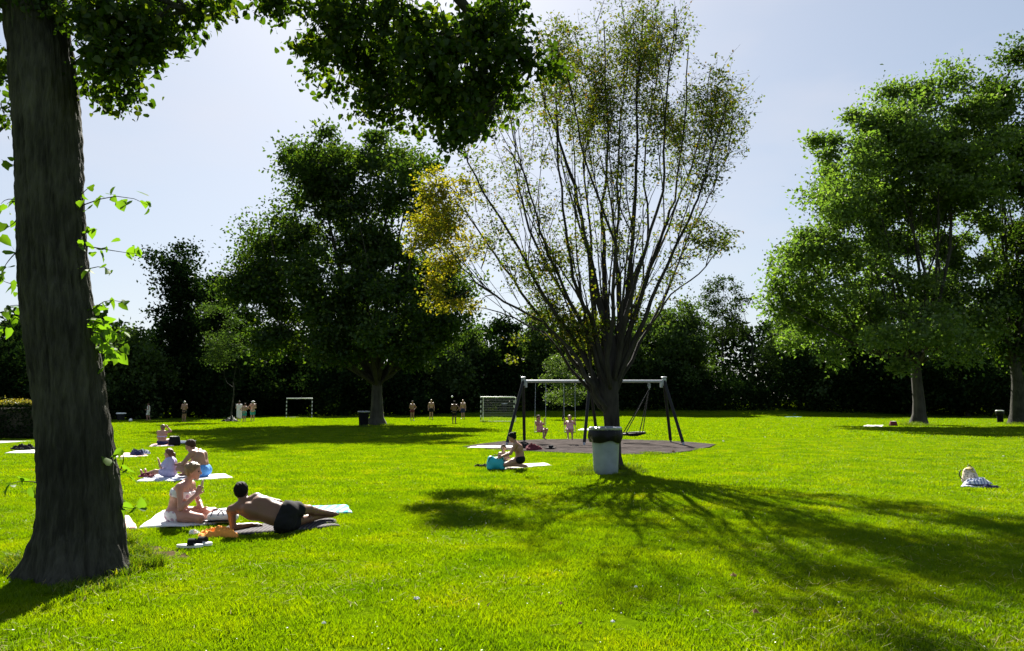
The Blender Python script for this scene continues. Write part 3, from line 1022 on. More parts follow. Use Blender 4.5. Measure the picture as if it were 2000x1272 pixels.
def heap(name, label, loc, size, mat, seed, cat, group=None, parent=None):
    """crumpled cloth lying in a heap; size = (x, y, z)"""
    rng = np.random.default_rng(seed)
    n, m = 54, 22
    T, Rr = np.meshgrid(np.linspace(0, 2 * math.pi, n, endpoint=False), np.linspace(0, 1, m), indexing='ij')
    prof = np.sqrt(np.clip(1 - Rr ** 2.2, 0, 1))
    wob = 1 + .75 * wav(np.cos(T) * 1.5, np.sin(T) * 1.5, rng, 6, 1.5, 5)
    X = np.cos(T) * Rr * wob; Y = np.sin(T) * Rr * wob
    fold = wav(X, Y, rng, 6, 3, 8) * .8 + .75 * (.6 - 2.2 * np.abs(wav(X * 1.3, Y, rng, 3, 4, 11))) + .4 * (.5 - 2 * np.abs(wav(X, Y * 1.3, rng, 3, 9, 20)))
    Z = prof * (.65 + .55 * fold)
    Z = np.maximum(Z, .04 * (1 - Rr))
    X = X + .05 * wav(Y, Z, rng, 4, 5, 14)
    V = np.stack([X * size[0] / 2, Y * size[1] / 2, Z * size[2] + .02], -1).reshape(-1, 3)
    F = []
    for i in range(n):
        for k in range(m - 1):
            i2 = (i + 1) % n
            F.append((i * m + k, i * m + k + 1, i2 * m + k + 1, i2 * m + k))
    o = mesh_obj(name, np_mesh(name, V, np.array(F), mat, True), parent, loc)
    return tag(o, label, cat, group)


def bag(name, label, loc, size, mat, rz=0.0, strap=True, flap=None, cat='bag', lean=0.0):
    root = thing(name, label, cat, loc, rz)
    sx, sy, sz = size
    pr = []
    for x in (-1, 1):
        for y in (-1, 1):
            pr.append(rc((x * sx * .34, y * sy * .25, sz * .2), min(sy * .25, sx * .16), (x * sx * .28, y * sy * .15 + lean, sz * .82), min(sy * .2, sx * .14), k=.08))
    pr.append(el((0, 0, sz * .45), (sx * .46, sy * .48, sz * .46), k=.06))
    mesh_obj('bag_body', sdf_mesh('bag_body', pr, .014, mat, clip=[((0, 0, .02), (0, 0, -1))]), root)
    if flap:
        mb = MB(); mb.box((0, -sy * .05, sz * .93), (sx * .74, sy * .5, .035), bev=.015); mb.build('bag_lid', flap, root)
    if strap:
        mb = MB()
        mb.tube([(sx * .42 * math.cos(t) , -sy * .32, sz * (.55 + .55 * math.sin(t))) for t in np.linspace(.1, math.pi - .1, 9)], .011, 6)
        mb.build('strap', M['dark_steel'], root)
    return root

# ================================================================== TREES
# ------------------------------------------------------------------ the big leaning tree in front
def foreground_tree():
    rng = np.random.default_rng(11)
    YA = 7.25
    edges = [(0, 0, 132), (120, 12, 150), (190, 15, 157), (255, 18, 163), (360, 22, 166), (470, 26, 172), (553, 30, 181), (625, 38, 192),
             (727, 55, 206), (790, 64, 212), (861, 68, 222), (941, 71, 232), (1010, 68, 239), (1050, 62, 242)]
    zs, cx, rr = [], [], []
    for y, l, r in edges:
        a, b = at(l, y, YA), at(r, y, YA)
        al, ar = math.atan2(a[0], YA), math.atan2(b[0], YA)      # the two tangents to a round trunk
        zs.append((a[2] + b[2]) / 2); cx.append(YA * math.tan((al + ar) / 2)); rr.append(YA / math.cos((al + ar) / 2) * math.sin((ar - al) / 2))
    zs, cx, rr = np.array(zs)[::-1], np.array(cx)[::-1], np.array(rr)[::-1]
    zb = zs[0]
    base = np.array([cx[0] + .02, YA, 0])
    root = thing('leaning_tree', 'huge dark leaning tree trunk in the left foreground with leafy branches hanging overhead', 'tree', base)
    Z = np.concatenate([np.linspace(-.15, .6, 34), np.linspace(.62, 5.6, 150), np.linspace(5.7, 9.5, 30)])
    n = 132
    th = np.linspace(0, 2 * math.pi, n, endpoint=False)
    slope = (cx[-1] - cx[-4]) / (zs[-1] - zs[-4])
    V = []
    ph = [(rng.integers(9, 34), rng.random() * 6.28, rng.uniform(.3, 1.6), rng.uniform(-2, 2)) for _ in range(16)]
    for z in Z:
        c = np.interp(z, zs, cx) if z <= zs[-1] else cx[-1] + slope * (z - zs[-1])
        r = np.interp(z, zs, rr) if z <= zs[-1] else max(.30, rr[-1] - .035 * (z - zs[-1]))
        fl = max(0, (zb + .12 - z)) / .5
        r = r * np.ones(n) + .095 * fl ** 1.6 * (1 + .75 * np.cos(5 * th + .6) + .3 * np.cos(3 * th + 2)) + .03 * fl * (1 + np.cos(th)) * .5
        if z < .15: r = r + .10 * ((.15 - z) / .3) ** 2 * (1 + .6 * np.cos(5 * th + .6))
        b = np.zeros(n)
        for (k, p, a, w) in ph:
            b += np.sin(k * th + p + a * math.sin(z * 1.7 + w) * 2 + w * z * .8)
        b2 = np.sin(61 * th + 3 * np.sin(z * 4 + th * 3)) * .5
        bark = -np.abs(b / 4.0) * .017 + b2 * .005 + .005 * np.sin(z * 31 + 4 * np.sin(3 * th)) * np.sin(13 * th + z)
        bump = .012 * np.sin(2 * th + z * 1.1) + .010 * np.sin(3 * th - z * 1.9 + 1)
        r = r + bark * 1.3 + bump
        V.append(np.stack([c - base[0] + r * np.cos(th), r * np.sin(th), np.full(n, z)], 1))
    V = np.concatenate(V); m = len(Z)
    ii, jj = np.meshgrid(np.arange(m - 1), np.arange(n), indexing='ij')
    a = (ii * n + jj).ravel(); b = (ii * n + (jj + 1) % n).ravel()
    mesh_obj('trunk', np_mesh('trunk', V, np.stack([a, b, b + n, a + n], 1), M['bark_dark'], True), root)
    # limbs and the hanging branch ends
    right = [(520, 12, 45, 22), (565, 5, 60, 22), (640, 55, 60, 50), (700, 105, 80, 60), (625, 100, 45, 40), (780, 55, 95, 60), (760, 165, 80, 55), (735, 200, 40, 30),
             (850, 115, 95, 85), (885, 195, 85, 60), (905, 245, 45, 38), (885, 272, 28, 20), (950, 55, 85, 60), (965, 155, 60, 50), (1010, 105, 55, 40), (1058, 138, 38, 22),
             (985, 25, 60, 40), (690, 30, 80, 40), (930, 210, 50, 40), (592, 92, 22, 16), (604, 150, 16, 14), (655, 185, 24, 16), (705, 228, 20, 12), (820, 245, 22, 14), (765, 236, 24, 14), (884, 285, 16, 12), (1004, 195, 28, 18), (1086, 146, 20, 12), (985, 212, 18, 12), (935, 258, 20, 14), (840, 190, 50, 40)]
    left = [(180, 25, 60, 50), (250, 55, 85, 55), (330, 35, 80, 45), (395, 15, 50, 28), (215, 120, 60, 50), (262, 115, 40, 42), (235, 185, 45, 22),
            (182, 170, 28, 30), (310, 85, 50, 22), (8, 140, 14, 60), (8, 215, 12, 30), (60, 10, 90, 40), (440, 5, 30, 15)]
    above = [(100, -160, 260, 120), (420, -140, 240, 110), (760, -130, 260, 110), (980, -90, 160, 80), (-180, -40, 200, 160), (300, -330, 300, 150), (700, -320, 250, 130)]
    tb = MB()
    P, Sz = [], []
    top = np.array([cx[-1] + slope * .9, YA, zs[-1] + .9])
    lim_r = [top, at(330, -330, 7.6), at(620, -250, 8.0), at(800, -120, 8.2), at(930, 40, 8.3), at(1040, 125, 8.4)]
    lim_l = [top - A(0, 0, .3), at(200, -90, 7.3), at(290, -10, 7.4), at(370, 20, 7.5)]
    lim_b = [top + A(0, 0, .6), at(420, -420, 7.4), at(700, -420, 7.0)]
    for L, r0 in ((lim_r, .16), (lim_l, .09), (lim_b, .15)):
        tb.tube([p - base for p in L], [r0 * (1 - .8 * i / (len(L) - 1)) for i in range(len(L))], 8, cap=False)
    for grp, limb, y0, dens in ((right, lim_r, 8.1, 13.5), (left, lim_l, 7.4, 13.5), (above, lim_b, 7.3, 90.0)):
        for (px, py, rx, ry) in grp:
            c = at(px, py, y0 + rng.uniform(-.5, .5))
            s = limb[rng.integers(1, len(limb))] if grp is not right else min(limb[1:], key=lambda q: np.linalg.norm(q - c - A(0, 0, .5)))
            B = bent(s, c, 5, rng, .06, sag=-.08)
            tb.tube([p - base for p in B], [.022, .018, .014, .010, .006], 5, cap=False)
            N = int(math.pi * rx * ry / dens)
            K = max(6, N // 20)
            k = FPX / y0
            q = rng.normal(size=(K, 3)); q = nrm(q) * (rng.random(K) ** .45)[:, None]
            cl = c + q * np.array([rx / k, (rx + ry) * .5 / k, ry / k])
            for t_ in cl[:max(4, K // 2)]:
                Bq = bent(B[rng.integers(2, 5)], t_, 4, rng, .1)
                tb.tube([p - base for p in Bq], [.007, .006, .004, .002], 3, cap=False)
            i = rng.integers(0, K, N)
            p = cl[i] + rng.normal(size=(N, 3)) * np.array([.08, .08, .06])
            P.append(p); Sz.append(.064 * (.42 + 1.05 * rng.random(N) ** 1.4))
    P = np.concatenate(P); Sz = np.concatenate(Sz)
    k = P[:, 2] > (P[:, 1] - 3.2) * .87          # keeps the crown's shadow on the lawn where the photo has it: behind the viewer
    P, Sz = P[k], Sz[k]
    tb.build('branches', M['bark_dark'], root)
    # the fringe leaves one by one, the mass in one mesh
    d = P - _C
    sy = 636 - (d @ _U) / (d @ _F) * FPX; sx = 1000 + d[:, 0] / (d @ _F) * FPX
    vis = np.where((sy > 30) & (sx > 150) & (sx < 1120))[0]
    fr = vis[np.argsort(-(sy[vis] + rng.random(len(vis)) * 60 + np.abs(sx[vis] - 640) * .12))][:90]
    rest = np.setdiff1d(np.arange(len(P)), fr)
    cr = mesh_obj('crown', leaf_mesh('crown', P[rest] - base, Sz[rest], rng, M['leaf_fore'], LEAF_HEART, up=.35, droop=1.0), root)
    tag(cr, kind='stuff')
    tv, tf = LEAF_HEART
    lm = [np_mesh('leaf', tv * np.array([1, 1, f]), tf, m_) for f in (1, 1.6, -.6) for m_ in (M['leaf_fore'], M['leaf_shoot'])]

    def leaf_obj(p, s, par, shoot):
        x, y, z = leaf_frames(1, rng, .25, 1.1)
        o = mesh_obj('leaf', lm[rng.integers(0, 3) * 2 + (1 if shoot else 0)], par)
        mt = Matrix(((x[0][0], y[0][0], z[0][0]), (x[0][1], y[0][1], z[0][1]), (x[0][2], y[0][2], z[0][2]))).to_4x4()
        o.matrix_basis = Matrix.Translation(Vector(p)) @ mt @ Matrix.Scale(float(s), 4)
        return o
    for i in fr: leaf_obj(P[i] - base, Sz[i], root, False)
    shoots = [((168, 405), (296, 404), 16, 10), ((172, 482), (268, 496), 13, 10), ((172, 452), (190, 448), 4, 8), ((180, 525), (214, 528), 6, 8), ((188, 606), (240, 590), 10, 9),
              ((190, 630), (243, 655), 24, 10), ((196, 660), (236, 690), 28, 12), ((198, 640), (224, 705), 26, 13), ((232, 902), (252, 926), 5, 7), ((238, 985), (276, 992), 7, 8),
              ((236, 905), (238, 880), 3, 6), ((168, 375), (180, 362), 2, 5), ((28, 390), (2, 398), 6, 8), ((26, 425), (3, 450), 6, 9), ((28, 500), (3, 530), 9, 9), ((32, 560), (6, 548), 6, 8),
              ((40, 622), (4, 640), 11, 10), ((45, 604), (12, 600), 7, 9), ((68, 950), (19, 946), 6, 6), ((22, 320), (3, 312), 3, 6)]
    for (a_, b_, nl, sp) in shoots:
        y0 = YA + rng.uniform(-.25, .15)
        p0, p1 = at(*a_, y0) - base, at(*b_, y0 + rng.uniform(-.3, .1)) - base
        ins = unit(np.array([0 if a_[0] > 100 else 0, 0, 0]) + (p0 - p1)) * .12
        B = bent(p0 + ins, p1, 6, rng, .06)
        sb = MB(); sb.tube(B, [.007, .006, .005, .004, .003, .002], 5)
        so = sb.build('shoot', M['bark_twig'], root)
        for i in range(nl):
            t = min(1.0, .10 + .92 * (i + rng.random() * .6) / max(1, nl - 1))
            j = min(4, int(t * 5)); q = B[j] + (B[j + 1] - B[j]) * (t * 5 - j)
            q = q + rng.normal(size=3) * sp / FPX * 7.2 * np.array([.55, .8, .7])
            leaf_obj(q, (.062 + .055 * rng.random()) * (1.15 if i % 3 else .75), so, True)
    return root


foreground_tree()

# ------------------------------------------------------------------ the vase-shaped tree in the middle
ENV = [(780, 480), (795, 360), (850, 325), (880, 270), (930, 195), (1020, 115), (1050, 55), (1100, 20), (1190, -25), (1330, -20), (1350, 75), (1400, 105), (1440, 185),
       (1445, 270), (1410, 325), (1392, 385), (1445, 470), (1405, 545), (1330, 595), (1255, 690), (1190, 745), (1100, 710), (1000, 645), (930, 625), (825, 615)]


def to_px(p):
    d = np.asarray(p) - _C
    f = d @ _F
    return 1000 + d[..., 0] / f * FPX, 636 - (d @ _U) / f * FPX


def vase_tree():
    rng = np.random.default_rng(5)
    base = gp(1197, 916)
    Y0 = base[1]
    root = thing('vase_shaped_tree', 'vase shaped tree with bare upright branches and sparse yellowing leaves behind the litter bin', 'tree', base)
    tb = MB()
    limbs = [  # (pixels, depth at the tip, base radius)
        ([(1180, 790), (1157, 748), (1112, 687), (1064, 640), (991, 592), (931, 545), (880, 490)], -1.2, .085),
        ([(1172, 790), (1150, 740), (1100, 680), (1040, 600), (985, 525), (930, 440), (880, 345)], .8, .095),
        ([(1175, 775), (1130, 690), (1065, 585), (1012, 490), (962, 400), (925, 320), (900, 262)], -.6, .085),
        ([(1180, 760), (1140, 660), (1088, 548), (1048, 455), (1020, 370), (1008, 290), (985, 200)], 1.6, .08),
        ([(1183, 750), (1135, 640), (1100, 560), (1068, 470), (1045, 400), (1010, 330), (985, 290)], -1.8, .07),
        ([(1188, 735), (1182, 620), (1155, 515), (1130, 425), (1110, 340), (1083, 250), (1048, 90)], .3, .13),
        ([(1190, 735), (1187, 600), (1180, 513), (1176, 430), (1183, 350), (1186, 230), (1178, 40)], 1.8, .12),
        ([(1188, 735), (1165, 610), (1130, 540), (1105, 450), (1085, 330), (1070, 200), (1075, 110)], -2.0, .08),
        ([(1195, 740), (1210, 641), (1228, 551), (1240, 457), (1241, 330), (1246, 200), (1258, 20)], -.4, .125),
        ([(1197, 735), (1205, 610), (1212, 500), (1205, 400), (1210, 280), (1225, 140), (1215, 5)], 2.6, .09),
        ([(1198, 745), (1233, 630), (1268, 524), (1298, 450), (1318, 390), (1332, 250), (1345, 90)], .6, .10),
        ([(1199, 755), (1240, 656), (1290, 551), (1335, 450), (1360, 390), (1388, 310), (1420, 200)], -.9, .085),
        ([(1198, 740), (1225, 620), (1262, 500), (1290, 380), (1300, 260), (1310, 140), (1318, 15)], -2.2, .08),
        ([(1199, 770), (1232, 680), (1268, 628), (1316, 578), (1365, 532), (1400, 490), (1425, 470)], .5, .05),
        ([(1199, 765), (1240, 670), (1300, 570), (1345, 480), (1385, 400), (1400, 350), (1425, 290)], 2.0, .06),
        ([(1190, 745), (1170, 640), (1150, 540), (1150, 430), (1145, 320), (1150, 200), (1120, 60)], 3.0, .08),
        ([(1196, 740), (1222, 600), (1255, 470), (1270, 350), (1280, 200), (1290, 60)], 3.2, .08),
        ([(1192, 745), (1200, 620), (1190, 480), (1160, 350), (1130, 230), (1100, 120)], -3.0, .07),
        ([(1199, 760), (1215, 650), (1250, 560), (1310, 440), (1350, 330), (1375, 220), (1390, 130)], 3.0, .07),
        ([(1176, 785), (1120, 720), (1060, 650), (1000, 620), (950, 605), (915, 600)], 1.5, .055),
    ]
    # trunk: drawn from its edges
    tr = [(930, 1166, 1226), (915, 1170, 1222), (890, 1175, 1216), (840, 1179, 1213), (800, 1176, 1211), (770, 1166, 1210), (745, 1163, 1211), (718, 1170, 1211), (690, 1178, 1209), (655, 1187, 1204)]
    pts, rs = [], []
    for y, l, r in tr:
        a, b = at(l, y, Y0), at(r, y, Y0)
        pts.append((a + b) / 2 - base); rs.append((b[0] - a[0]) / 2 * .9)
    pts[0][2] = -.12; pts[1][2] = .04
    tb.tube(pts, rs, 20)
    # fluted ridges that run from the roots into the limbs
    for q in np.linspace(0, 6.28, 9)[:-1]:
        r = [base * 0 + p + np.array([math.cos(q), math.sin(q), 0]) * rr * .70 for p, rr in zip(pts[:7], rs)]
        tb.tube(r, [.085, .06, .05, .045, .05, .055, .04], 6, cap=False)
    nodes, nd_w = [], []
    L = []
    for (pl, dy, r0) in limbs:
        pl = [(max(pl[0][0], 1189) + (3 if pl[0][0] > 1190 else 0), pl[0][1] + 22)] + pl
        n = len(pl)
        w = []
        for i, (px, py) in enumerate(pl):
            t = i / (n - 1)
            w.append(at(px, py, Y0 + dy * t ** 1.15) + rng.normal(size=3) * .02)
        # refine, with slow bends
        f = []
        b1, b2, f1, f2 = rng.normal(size=3) * .075, rng.normal(size=3) * .05, rng.uniform(1.5, 3), rng.uniform(3.5, 6)
        for i in range(n - 1):
            for s in range(3):
                u_ = (i + s / 3) / (n - 1); f.append(w[i] + (w[i + 1] - w[i]) * s / 3 + rng.normal(size=3) * .02 + min(1, u_ * 2.5) * (b1 * math.sin(f1 * 3.14 * u_) + b2 * math.sin(f2 * 3.14 * u_)))
        f.append(w[-1])
        m = len(f)
        rr = [r0 * .74 * (1 - .86 * (i / (m - 1)) ** .8) * (1 + .45 * math.exp(-((i - 4) / 4.0) ** 2)) * (.75 if i < 2 else 1) + .004 for i in range(m)]
        tb.tube([p - base for p in f], rr, 7, cap=False)
        L.append((f, rr))
        for i in range(m // 3, m): nodes.append(f[i])
    env = ENV

    def clip_env(poly):
        out = [poly[0]]
        for p in poly[1:]:
            x, y = to_px(p)
            if not inside(env, np.array([x]), np.array([y]))[0]: break
            out.append(p)
        return out
    for f, rr in L:
        m = len(f)
        for _ in range(5):
            i = rng.integers(int(m * .18), m - 2)
            d = unit(f[min(i + 2, m - 1)] - f[i - 1])
            d = unit(d * .9 + A(0, 0, .45) + rng.normal(size=3) * A(.22, .30, .1))
            ln = rng.uniform(1.6, 4.6)
            k = 9; p = f[i].copy(); poly = [p]
            for s in range(k):
                d = unit(d + A(0, 0, .035) + rng.normal(size=3) * .05)
                p = p + d * ln / k; poly.append(p)
            poly = clip_env(poly)
            if len(poly) < 4: continue
            r0 = min(rr[i] * .5, .032); r0 = max(r0, .011)
            tb.tube([q - base for q in poly], [r0 * (1 - .8 * s / (len(poly) - 1)) for s in range(len(poly))], 5, cap=False)
            for s in range(2, len(poly)): nodes.append(poly[s])
            for _2 in range(2):                                    # finer side shoots
                s0 = rng.integers(1, len(poly) - 1)
                d2 = unit(unit(poly[s0 + 1] - poly[s0]) + rng.normal(size=3) * A(.35, .4, .2) + A(0, 0, .2))
                l2 = rng.uniform(.7, 2.0); q = poly[s0].copy(); p2 = [q]
                for s in range(5):
                    d2 = unit(d2 + A(0, 0, .05) + rng.normal(size=3) * .08); q = q + d2 * l2 / 5; p2.append(q)
                p2 = clip_env(p2)
                if len(p2) < 3: continue
                tb.tube([v - base for v in p2], [.012 * (1 - .75 * s / (len(p2) - 1)) for s in range(len(p2))], 4, cap=False)
                nodes += p2[1:]
    nodes = np.array(nodes)
    x, y = to_px(nodes)
    g = lambda cx, cy, rx, ry: np.exp(-((x - cx) / rx) ** 2 - ((y - cy) / ry) ** 2)
    w = .05 + .95 * g(1270, 165, 150, 120) + .8 * g(1180, 190, 150, 75) + .6 * g(1400, 220, 60, 100) + .6 * g(1150, 90, 120, 80) + .35 * g(980, 340, 90, 80) + \
        .4 * g(1370, 300, 60, 70) + .5 * g(1300, 50, 60, 60) + .3 * g(1040, 520, 90, 90) + .25 * g(1050, 180, 60, 60) + .18 * g(1300, 400, 120, 90) + .2 * g(920, 290, 50, 50)
    w /= w.sum()
    NT = 5000
    pick = rng.choice(len(nodes), NT, p=w)
    P, Sz = [], []
    pick = np.repeat(pick[:NT // 8], 8)
    for c in nodes[pick]:
        c = c + rng.normal(size=3) * A(.20, .20, .15)
        d = unit(rng.normal(size=3) * A(1, 1, .5) + A(0, 0, .45)); ln = rng.uniform(.22, .6)
        tip = c + d * ln
        tb.tube([c - base, (c + tip) / 2 + rng.normal(size=3) * .02 - base, tip - base], [.0045, .0035, .002], 3, cap=False)
        nl = rng.integers(5, 11)
        t = rng.random(nl)[:, None]
        P.append(c + d * ln * t + rng.normal(size=(nl, 3)) * .055); Sz.append(.070 * (.6 + .8 * rng.random(nl)))
    yel = [(850, 385, 36, 40, 1.0), (835, 445, 36, 40, 1.1), (875, 440, 40, 50, .9), (870, 505, 42, 38, .8), (850, 555, 30, 30, .6), (880, 597, 52, 16, .7), (920, 600, 24, 12, .7), (905, 380, 30, 40, .45),
           (920, 480, 40, 40, .35), (850, 345, 30, 22, .5), (820, 480, 26, 26, .7)]
    oli = [(1080, 600, 48, 40, .55), (1130, 640, 58, 45, .75), (1060, 520, 45, 40, .35), (1155, 690, 40, 30, .6), (1010, 520, 40, 32, .3), (960, 470, 40, 40, .25), (1390, 470, 48, 34, .45),
           (1350, 440, 34, 26, .4), (1420, 480, 22, 16, .45), (1330, 500, 40, 30, .22), (1000, 700, 20, 16, .3), (1010, 660, 22, 12, .3), (1110, 470, 60, 50, .2), (1240, 560, 30, 60, .12), (1380, 350, 40, 40, .25)]
    Py, Sy = [], []
    for lst, o1, o2 in ((yel, Py, Sy), (oli, P, Sz)):
        for (cx_, cy_, rx, ry, dn) in lst:
            cen = at(cx_, cy_, Y0 + rng.uniform(-.9, .9))
            near = min(nodes, key=lambda q: np.linalg.norm(q - cen + A(0, 0, .4)))
            B = bent(near, cen, 5, rng, .06)
            tb.tube([p - base for p in B], [.016, .013, .010, .007, .004], 4, cap=False)
            k = FPX / Y0
            K = int(max(6, math.pi * rx * ry / (46 if lst is yel else 45) * dn))
            for _ in range(K):
                q = nrm(rng.normal(size=(1, 3)))[0] * rng.random() ** .4
                c = cen + q * A(rx / k, (rx + ry) * .4 / k, ry / k)
                s = B[rng.integers(2, 5)]
                if rng.random() < .35: tb.tube([s - base, (s + c) / 2 + rng.normal(size=3) * .03 - base, c - base], [.006, .0045, .002], 3, cap=False)
                nl = rng.integers(9, 17)
                o1.append(c + rng.normal(size=(nl, 3)) * A(.12, .12, .05)); o2.append(.078 * (.6 + .8 * rng.random(nl)))
    tb.build('trunk', M['bark_twig'], root)
    P = np.concatenate(P); Sz = np.concatenate(Sz); Py = np.concatenate(Py); Sy = np.concatenate(Sy)
    mesh_obj('crown', leaf_mesh('crown', P - base, Sz, rng, M['leaf_zelk'], up=.9, droop=.3), root)
    o = mesh_obj('yellow_foliage', leaf_mesh('yellow_foliage', Py - base, Sy, rng, M['leaf_yellow'], up=1.0, droop=.3), root)
    tag(o, 'dense clump of yellow leaves on the low left side of the crown')
    return root


vase_tree()

# ------------------------------------------------------------------ the dark tree by the goal
rg = np.random.default_rng(3)
b = gp(735, 830)
lob = px_lobes(b[1], [(640, 335, 80, 60), (600, 320, 45, 40), (700, 305, 65, 42), (770, 350, 75, 62), (830, 370, 40, 40), (600, 400, 85, 75), (690, 420, 110, 95), (790, 440, 90, 95), (555, 495, 80, 75), (660, 540, 115, 100),
                      (780, 560, 115, 100), (850, 590, 70, 75), (520, 585, 70, 65), (600, 635, 85, 45), (700, 640, 100, 45), (810, 650, 85, 45), (870, 640, 40, 40), (465, 445, 32, 24), (465, 500, 38, 22), (485, 560, 42, 36),
                      (520, 430, 35, 30), (740, 270, 30, 20), (560, 660, 60, 34), (640, 672, 60, 32, -4), (800, 675, 60, 30, -3), (860, 660, 45, 34), (690, 660, 50, 30, 4), (760, 660, 50, 34, 3), (720, 600, 90, 60, -5)], rg, dy=3.4)
crown_tree('broadleaf_tree', 'large dark spreading tree with a thick pale trunk beside the black bin near the goals', b, lob, 3.2, .50, 112000, .27, M['leaf_dark'], M['bark_grey'], 31,
           clump=1.05, shell=.3, flat=.7, up=.5, jit=.75)

# ------------------------------------------------------------------ the two trees on the right
b = gp(1795, 831)
lob = px_lobes(b[1], [(1800, 205, 85, 42), (1735, 240, 75, 50), (1690, 245, 35, 26), (1875, 215, 70, 60), (1665, 305, 75, 60), (1780, 320, 110, 90), (1890, 340, 85, 100), (1625, 395, 70, 52), (1700, 430, 100, 85), (1820, 455, 110, 100),
                      (1590, 475, 60, 50), (1565, 555, 55, 52), (1655, 560, 90, 80), (1770, 585, 95, 75), (1875, 555, 85, 95), (1538, 612, 40, 40), (1600, 635, 60, 42), (1690, 640, 75, 35), (1620, 680, 22, 18), (1840, 650, 80, 36), (1900, 640, 55, 50),
                      (1525, 560, 28, 22), (1515, 520, 22, 16), (1740, 662, 50, 26, -3), (1800, 650, 60, 30, -4), (1850, 676, 40, 22), (1640, 350, 60, 50), (1570, 515, 60, 45), (1735, 370, 80, 60), (1835, 300, 70, 60), (1760, 620, 70, 40, -5), (1700, 600, 60, 50, 4), (1830, 600, 60, 50, 4)], rg, dy=3.6)
crown_tree('broadleaf_tree', 'tall bright green tree with a straight grey trunk in the right of the meadow', b, lob, 5.2, .44, 125000, .27, M['leaf_right'], M['bark_grey'], 32,
           clump=1.1, shell=.25, flat=.75, up=.6, jit=.9)
b = gp(1990, 829)
lob = px_lobes(b[1], [(1925, 215, 45, 45), (1938, 285, 50, 60), (1975, 150, 40, 45), (2010, 240, 85, 90), (1965, 330, 60, 90), (2050, 380, 120, 120), (1975, 480, 75, 95), (2070, 560, 120, 120), (1950, 600, 55, 55), (1930, 660, 50, 30), (2010, 640, 70, 50), (1955, 690, 30, 18),
                      (2120, 300, 100, 120), (2120, 640, 100, 60)], rg, dy=3.4)
crown_tree('broadleaf_tree', 'tall green tree at the right edge of the picture beside the white lidded bin', b, lob, 4.6, .52, 70000, .27, M['leaf_dark'], M['bark_dark'], 33,
           clump=1.1, shell=.3, flat=.75, up=.6, jit=.9)

# ------------------------------------------------------------------ the wood behind the meadow
def wood_tree(px, Y, top, wid, mat, seed, label, low=.4, leaf=.36, n=8000, name='woodland_tree', round_=1.0, cat='tree', clump=1.2, shell=.35):
    rng = np.random.default_rng(seed)
    t = at(px, top, Y)
    x = t[0]; gz = float(ground_z(x, Y))
    H = t[2] - gz; W = wid / FPX * Y / 2
    lobes = []
    nl = 9
    for i in range(nl):
        f = (i + .5) / nl
        ww = W * (.95 if f < .55 else .95 - (f - .55) * 1.35 * round_)
        cz = gz + low + (H - low) * (.08 + .82 * f)
        for s in range(2):
            lobes.append(((x + rng.uniform(-.6, .6) * ww, Y + rng.uniform(-.5, .5) * W, cz),
                          (ww * rng.uniform(.45, .7), W * rng.uniform(.5, .7), H / nl * rng.uniform(.85, 1.5))))
    lobes.append(((x, Y, gz + H * .9), (W * .35, W * .4, H * .10)))
    return crown_tree(name, label, (x, Y, gz), lobes, H * .35, .05 + H * .014, n, leaf, mat, M['bark_dark'], seed, clump=clump, shell=shell,
                      group='trees of the wood behind the meadow', cat=cat, sides=5, flat=.7)


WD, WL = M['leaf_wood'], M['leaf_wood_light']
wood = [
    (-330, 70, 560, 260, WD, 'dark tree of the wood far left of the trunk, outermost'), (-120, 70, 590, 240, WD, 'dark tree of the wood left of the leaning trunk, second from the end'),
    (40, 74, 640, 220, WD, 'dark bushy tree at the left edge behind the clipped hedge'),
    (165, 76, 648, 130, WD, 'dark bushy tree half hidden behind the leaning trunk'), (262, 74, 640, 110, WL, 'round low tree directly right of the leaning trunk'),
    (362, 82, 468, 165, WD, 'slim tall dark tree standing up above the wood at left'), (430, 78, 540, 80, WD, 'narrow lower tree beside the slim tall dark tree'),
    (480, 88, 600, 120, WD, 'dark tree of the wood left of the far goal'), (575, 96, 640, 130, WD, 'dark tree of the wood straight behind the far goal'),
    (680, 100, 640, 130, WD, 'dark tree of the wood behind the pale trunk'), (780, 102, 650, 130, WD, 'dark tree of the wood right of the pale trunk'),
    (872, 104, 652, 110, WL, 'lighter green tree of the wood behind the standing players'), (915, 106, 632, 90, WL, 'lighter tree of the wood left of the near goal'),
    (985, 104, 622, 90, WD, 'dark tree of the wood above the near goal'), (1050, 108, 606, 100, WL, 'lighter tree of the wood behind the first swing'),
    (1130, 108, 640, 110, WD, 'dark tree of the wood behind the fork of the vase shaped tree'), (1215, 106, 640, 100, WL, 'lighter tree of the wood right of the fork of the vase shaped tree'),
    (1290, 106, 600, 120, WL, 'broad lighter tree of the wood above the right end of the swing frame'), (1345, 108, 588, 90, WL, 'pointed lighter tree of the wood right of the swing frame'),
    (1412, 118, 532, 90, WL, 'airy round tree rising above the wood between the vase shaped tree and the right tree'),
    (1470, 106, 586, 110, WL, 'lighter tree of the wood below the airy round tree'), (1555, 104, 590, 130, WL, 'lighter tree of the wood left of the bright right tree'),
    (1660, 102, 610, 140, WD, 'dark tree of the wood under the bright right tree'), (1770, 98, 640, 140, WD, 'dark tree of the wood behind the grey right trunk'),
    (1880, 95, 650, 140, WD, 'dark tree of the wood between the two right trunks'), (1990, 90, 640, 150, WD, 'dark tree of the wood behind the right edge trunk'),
    (2130, 88, 600, 180, WD, 'dark tree of the wood past the right edge'), (2320, 84, 580, 240, WD, 'outermost dark tree of the wood past the right edge'),
]
